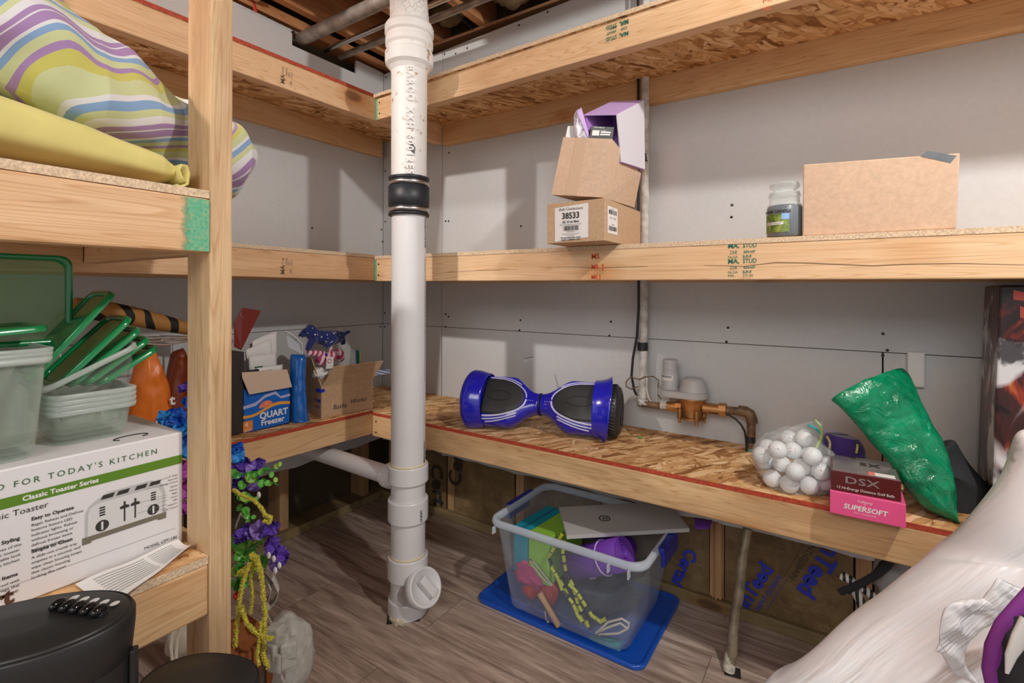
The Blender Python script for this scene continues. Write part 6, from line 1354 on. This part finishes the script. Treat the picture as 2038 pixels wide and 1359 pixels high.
single('clear_packet', MB().grid(lambda u, v: LX(695, 735, .26).lerp(LX(705, 740, .28), u).lerp(LX(698, 690, .25).lerp(LX(710, 700, .27), u), v), 6, 8), cw, 'clear plastic packet standing left of the teal brush', 'packet', solid=.001)
single('clear_clamshell', MB().tube([LX(672, 655, .2), LX(680, 650, .2), LX(688, 655, .21), LX(694, 668, .22), LX(684, 682, .22)], .0018, 6), cw, 'thin clear plastic loop behind the navy plush dog', 'packaging')
single('white_packets', lump(tuple(LX(640, 742, .31)), (.02, .035, .022), 4, .4), M['paper'], 'crumpled white paper inside the cardboard box below the tag', 'paper', recalc=True)
m, t, b = nt('blue_stripe_cloth'); wv = N(t, 'ShaderNodeTexWave'); wv.inputs['Scale'].default_value = 26; wv.bands_direction = 'Z'; t.links.new(coords(t, (1, 1, 1), (.3, 0, 0)), wv.inputs['Vector']); t.links.new(ramp(t, wv.outputs['Fac'], [(.45, (.10, .20, .48)), (.5, (.75, .76, .8))]), b.inputs['Base Color'])
single('striped_paper', MB().grid(lambda u, v: bil(LX(742, 748, .30), LX(776, 743, .30), LX(776, 735, .28), LX(752, 735, .28), u, v), 8, 5), m, 'blue and white striped paper poking out behind the cardboard box', 'paper', solid=.0015)
# ================================================================ FLOWERS
gd = thing('artificial_flowers', 'bunch of artificial purple and blue flowers with trailing greenery behind the post', 'flowers', (.80, -1.13, .3))
leafm = [plain('leaf_a', (.03, .26, .035), .3), plain('leaf_b', (.12, .46, .06), .3), plain('leaf_c', (.34, .56, .10), .35)]
pet = [plain('petal_purple', (.12, .05, .42), .6), plain('petal_lilac', (.30, .20, .62), .6), plain('petal_blue', (.01, .10, .55), .5), plain('petal_sky', (.03, .28, .72), .5), plain('petal_magenta', (.42, .06, .42), .5)]
catm = plain('catkin', (.66, .60, .08), .8, var=.5, vs=300)
rg = random.Random(21)
def leafmesh(r, cup=.3):
    return MB().grid(lambda u, v: (r*v*math.cos(6.2832*u)*.85, r*v*math.sin(6.2832*u)+r, r*cup*v*v), 16, 4, 0, True, True)
LM = []
for k in range(3):
    me = leafmesh(.0085+.0012*k).mesh('leaf'); me.materials.append(leafm[k]); LM.append(me)
def placep(me, name, p, nrm, parent, s_=1, spin=None):
    o = bpy.data.objects.new(name, me); COL.objects.link(o); o.parent = parent
    Mw = frame(p, Vector((rg.uniform(-1, 1), rg.uniform(-1, 1), rg.uniform(-1, 1))), nrm) @ Matrix.Scale(s_, 4)
    o.matrix_parent_inverse = WM[parent.name].inverted(); o.matrix_basis = Mw; return o
def petalcluster(r, n=9, seed=0):
    mb = MB(); q = random.Random(seed)
    for i in range(n):
        a = 6.283*i/n+q.uniform(-.2, .2); el = q.uniform(.2, .9); d = Vector((math.cos(a)*math.cos(el), math.sin(a)*math.cos(el), math.sin(el))); sd = d.cross(Vector((0, 0, 1))).normalized(); up4 = sd.cross(d)
        L_ = r*q.uniform(.8, 1.1); w_ = r*.42
        mb.grid(lambda u, v: d*L_*v+sd*(u-.5)*2*w_*math.sin(math.pi*min(1, v*.8+.12))+up4*(r*.22*math.sin(v*3+i)+r*.12*math.sin(u*9+i)*v), 7, 7)
    return mb
FM = []
for k in range(5):
    me = petalcluster(.024, 12, k).mesh('flower'); me.materials.append(pet[k]); FM.append(me)
toC = lambda p: (CC-p).normalized()
for (x, y, d_, k, s_) in ((482, 925, 1.20, 0, 1.1), (500, 940, 1.20, 1, 1.15), (512, 925, 1.21, 0, .9), (478, 965, 1.21, 0, 1), (505, 965, 1.2, 1, .8), (486, 1065, 1.16, 0, 1.1), (510, 1060, 1.16, 1, 1.1), (535, 1050, 1.17, 0, 1.1), (540, 1085, 1.17, 0, 1.1), (560, 1105, 1.17, 0, 1.0), (550, 1120, 1.18, 1, .9), (566, 1106, 1.18, 1, .6),
    (472, 895, 1.20, 2, .9), (474, 910, 1.19, 3, .8), (350, 832, 1.15, 2, 1.2), (332, 835, 1.14, 3, 1), (365, 850, 1.16, 3, 1.2), (352, 875, 1.15, 2, 1.2), (370, 895, 1.16, 3, 1.1), (368, 772, 1.2, 0, .7), (372, 935, 1.16, 4, 1.1), (368, 975, 1.17, 4, 1), (372, 1010, 1.18, 4, .8), (376, 800, 1.2, 2, .8)):
    p = at(x, y, 'd', d_); placep(FM[k], 'flower', p, toC(p)+Vector((rg.uniform(-.3, .3), 0, rg.uniform(-.3, .3))), gd, s_)
def stemleaves(pts, n, r0=1, k0=0, sidew=.010):
    P_ = D(pts, [1.17+.006*i for i in range(len(pts))])
    put('stem', MB().tube(P_, .0016, 6), leafm[0], gd)
    for i in range(n):
        t_ = (i+.5)/n*(len(P_)-1)*.999; k = int(t_); p = P_[k].lerp(P_[min(k+1, len(P_)-1)], t_-k)
        for sg in (-1, 1):
            q = p+RT*sidew*sg*.4+UP*rg.uniform(-.006, .006); placep(LM[(i+k0) % 3 if rg.random() < .6 else 1], 'leaf', q, toC(q)+RT*sg*.5+UP*rg.uniform(-.4, .6), gd, r0*rg.uniform(.75, 1.05)*(1.1-.5*i/n))
stemleaves([(468, 945), (500, 940), (530, 935), (560, 932)], 6)
stemleaves([(470, 970), (505, 958), (530, 955), (553, 965)], 5, k0=1)
stemleaves([(468, 985), (495, 985), (515, 995)], 3, 1, 2)
stemleaves([(470, 1100), (488, 1085), (500, 1080), (515, 1090)], 5, 1.25); stemleaves([(470, 1150), (480, 1120), (495, 1105)], 4, 1.2, 1); stemleaves([(500, 1130), (520, 1120), (530, 1105)], 3, 1, 2)
stemleaves([(472, 1010), (486, 1020), (500, 1030)], 3, 1, 0)
stemleaves([(468, 1085), (484, 1070), (500, 1075)], 4, 1.5, 1); stemleaves([(468, 1130), (490, 1110), (512, 1100)], 5, 1.4, 2); stemleaves([(468, 1175), (476, 1150), (490, 1135)], 4, 1.3, 0)
def catkin(pts, r, dd=1.15, n=5):
    P_ = D(pts, dd); Q = []
    for i in range(len(P_)-1):
        for k in range(8): Q.append(P_[i].lerp(P_[i+1], k/8))
    mb = MB(); q = random.Random(len(pts)*7+int(pts[0][0]))
    r *= .78; n += 4
    mb.tube(Q, r*.55, 8)
    for p in Q:
        for j in range(n):
            dv = Vector((q.uniform(-1, 1), q.uniform(-1, 1), q.uniform(-1, 1))).normalized(); c = p+dv*r*.75; s_ = r*q.uniform(.22, .40)
            mb.add([c+Vector((s_, 0, 0)), c+Vector((-s_*.5, s_, 0)), c+Vector((-s_*.5, -s_, 0)), c+Vector((0, 0, s_*1.3)), c-Vector((0, 0, s_*1.3))], [(0, 1, 3), (1, 2, 3), (2, 0, 3), (1, 0, 4), (2, 1, 4), (0, 2, 4)])
    put('catkin_spray', mb, catm, gd)
catkin([(466, 975), (480, 985), (505, 995), (520, 1010), (528, 1025), (540, 1030), (536, 1040), (525, 1035)], .0065, 1.13)
catkin([(512, 1115), (520, 1140), (524, 1180), (528, 1220), (526, 1260), (524, 1300), (534, 1330)], .0085, 1.12, 8)
catkin([(505, 1120), (500, 1150), (504, 1185), (498, 1225)], .0065, 1.13, 7)
catkin([(495, 1125), (482, 1165), (476, 1205), (472, 1245), (468, 1290)], .0080, 1.11, 7)
catkin([(482, 1210), (490, 1238), (505, 1255), (522, 1266), (545, 1272)], .0075, 1.10, 7)
catkin([(520, 1240), (516, 1275), (512, 1305), (516, 1325)], .0060, 1.10, 7)
catkin([(478, 1140), (495, 1130), (512, 1112), (500, 1105)], .0095, 1.14, 8)
# white small blossoms
for (x, y) in ((545, 1112), (556, 1125), (535, 1105), (548, 1135), (515, 985)):
    p = at(x, y, 'd', 1.13); put('white_blossom', MB().ball(p, .006, 0, 10, 8, (1, .6, 1.3)), M['white'], gd)
# ribbon loop
rb = thing('ribbon_bow', 'grey beige ribbon loop hanging among the artificial flowers', 'ribbon', tuple(at(540, 1170, 'd', 1.22)))
def ribbon(pts, dd, w_):
    P_ = D(pts, dd); Q = []
    for i in range(len(P_)-1):
        for k in range(6): Q.append(P_[i].lerp(P_[i+1], k/6))
    vs = []
    for i, p in enumerate(Q): vs += [p-FW*w_/2+RT*.004, p+FW*w_/2-RT*.008]
    return MB().add(vs, [(2*i, 2*i+2, 2*i+3, 2*i+1) for i in range(len(Q)-1)], 0, True)
rbm = plain('ribbon', (.50, .47, .43), .6)
put('loop', ribbon([(530, 1130), (548, 1150), (557, 1172), (552, 1190), (540, 1205), (528, 1200), (538, 1188), (543, 1168), (534, 1148), (520, 1138)], 1.22, .035), rbm, rb, solid=.0015)
put('loop', ribbon([(470, 1050), (480, 1022), (492, 1030), (490, 1055), (482, 1065)], 1.2, .02), plain('ribbon_white', (.7, .7, .68), .5), rb, solid=.001)
put('tail', ribbon([(530, 1210), (540, 1235), (552, 1255), (545, 1262), (533, 1240)], 1.2, .02), rbm, rb, solid=.0015)
# pots and stone ornaments on the floor
cr = thing('slatted_crate', 'small reddish wooden slatted crate on the floor behind the post', 'crate', (.70, -1.16, 0))
crm = wood('crate_wood', 'z', (.30, .10, .03), (.48, .19, .07))
c00 = at(500, 1310, 'd', 1.2); cxx, cyy = c00.x-.055, c00.y-.035
for k in range(5): put('slat', MB().box((cxx-.07+.032*k, cyy-.052, .001), (cxx-.07+.032*k+.020, cyy-.044, .21)), crm, cr)
for k in range(4): put('slat', MB().box((cxx+.078, cyy-.040+.032*k, .001), (cxx+.086, cyy-.040+.032*k+.02, .21)), crm, cr)
for z in (.02, .18): put('crate_band', MB().box((cxx-.075, cyy-.044, z), (cxx+.078, cyy+.09, z+.02)), crm, cr)
stn = plain('stone', (.50, .49, .45), .9, var=.2, vs=40, bm=.6)
so = thing('stone_planter', 'ornate off white stone planter corner on the floor beside the flowers', 'planter', (.72, -.99, 0))
def DP(x, y, d): return tuple(at(x, y, 'd', d))
zz_ = at(555, 1290, 'd', 1.27)
put('planter_body', lump((zz_.x-.005, zz_.y+.015, .105), (.075, .075, .105), 2, .12, 36, 24), stn, so, recalc=True)
for k, (x, y, s_) in enumerate(((548, 1260, .024), (562, 1270, .024), (574, 1290, .026), (572, 1308, .026), (550, 1290, .026), (556, 1310, .03))):
    put('carved_block', MB().obox(at(x, y, 'd', 1.165), (s_*1.4, s_*1.2, s_*1.5), Matrix.Rotation(.4+.3*k, 3, 'Z')), stn, so, bevel=.005)
put('carved_vine', MB().tube(D([(538, 1270), (548, 1285), (556, 1300), (550, 1315), (562, 1330), (570, 1350)], 1.2), .004, 8), stn, so)
o2 = thing('stone_ornament', 'grey beige rope edged stone figure on the floor under the near shelf', 'ornament', (.80, -1.40, 0))
put('stone_body', lump((.80, -1.375, .15), (.060, .055, .150), 5, .12, 30, 22), plain('stone_warm', (.44, .37, .29), .85, var=.2, vs=30), o2, recalc=True)
put('stone_scroll', lump(DP(360, 1270, 1.08), (.028, .028, .045), 8, .2), plain('stone_warm2', (.52, .45, .37), .85, var=.15), o2, recalc=True)
put('rope_trim', MB().tube(D([(352, 1240), (343, 1262), (340, 1285), (344, 1310), (350, 1330)], 1.02), [.0035, .0045]*2+[.0035], 8), cord, o2)
put('rope_trim', MB().tube(D([(362, 1245), (353, 1270), (350, 1300), (352, 1330)], 1.02), .0035, 8), cord, o2)
o3 = single('stone_ornament', lump((.93, -1.40, .165), (.040, .040, .165), 9, .15, 30, 22), stn, 'pale grey stone figure on the floor between the large fan and the post', 'ornament', recalc=True)
rdp = at(474, 1185, 'd', 1.12); single('red_berry', MB().ball(rdp, .010, 0, 14, 10), plain('berry', (.6, .02, .01), .3), 'small red berry among the trailing greenery by the post', 'berry')
single('leaf_scrap', MB().grid(lambda u, v: at(1275, 872, 'z', zsh(1.36))+Vector(((u-.5)*.016, (v-.5)*.010, .002+.005*math.sin(u*6)*v)), 8, 5), leafm[1], 'tiny green leaf scrap lying on the lowest right shelf', 'leaf', solid=.0008)
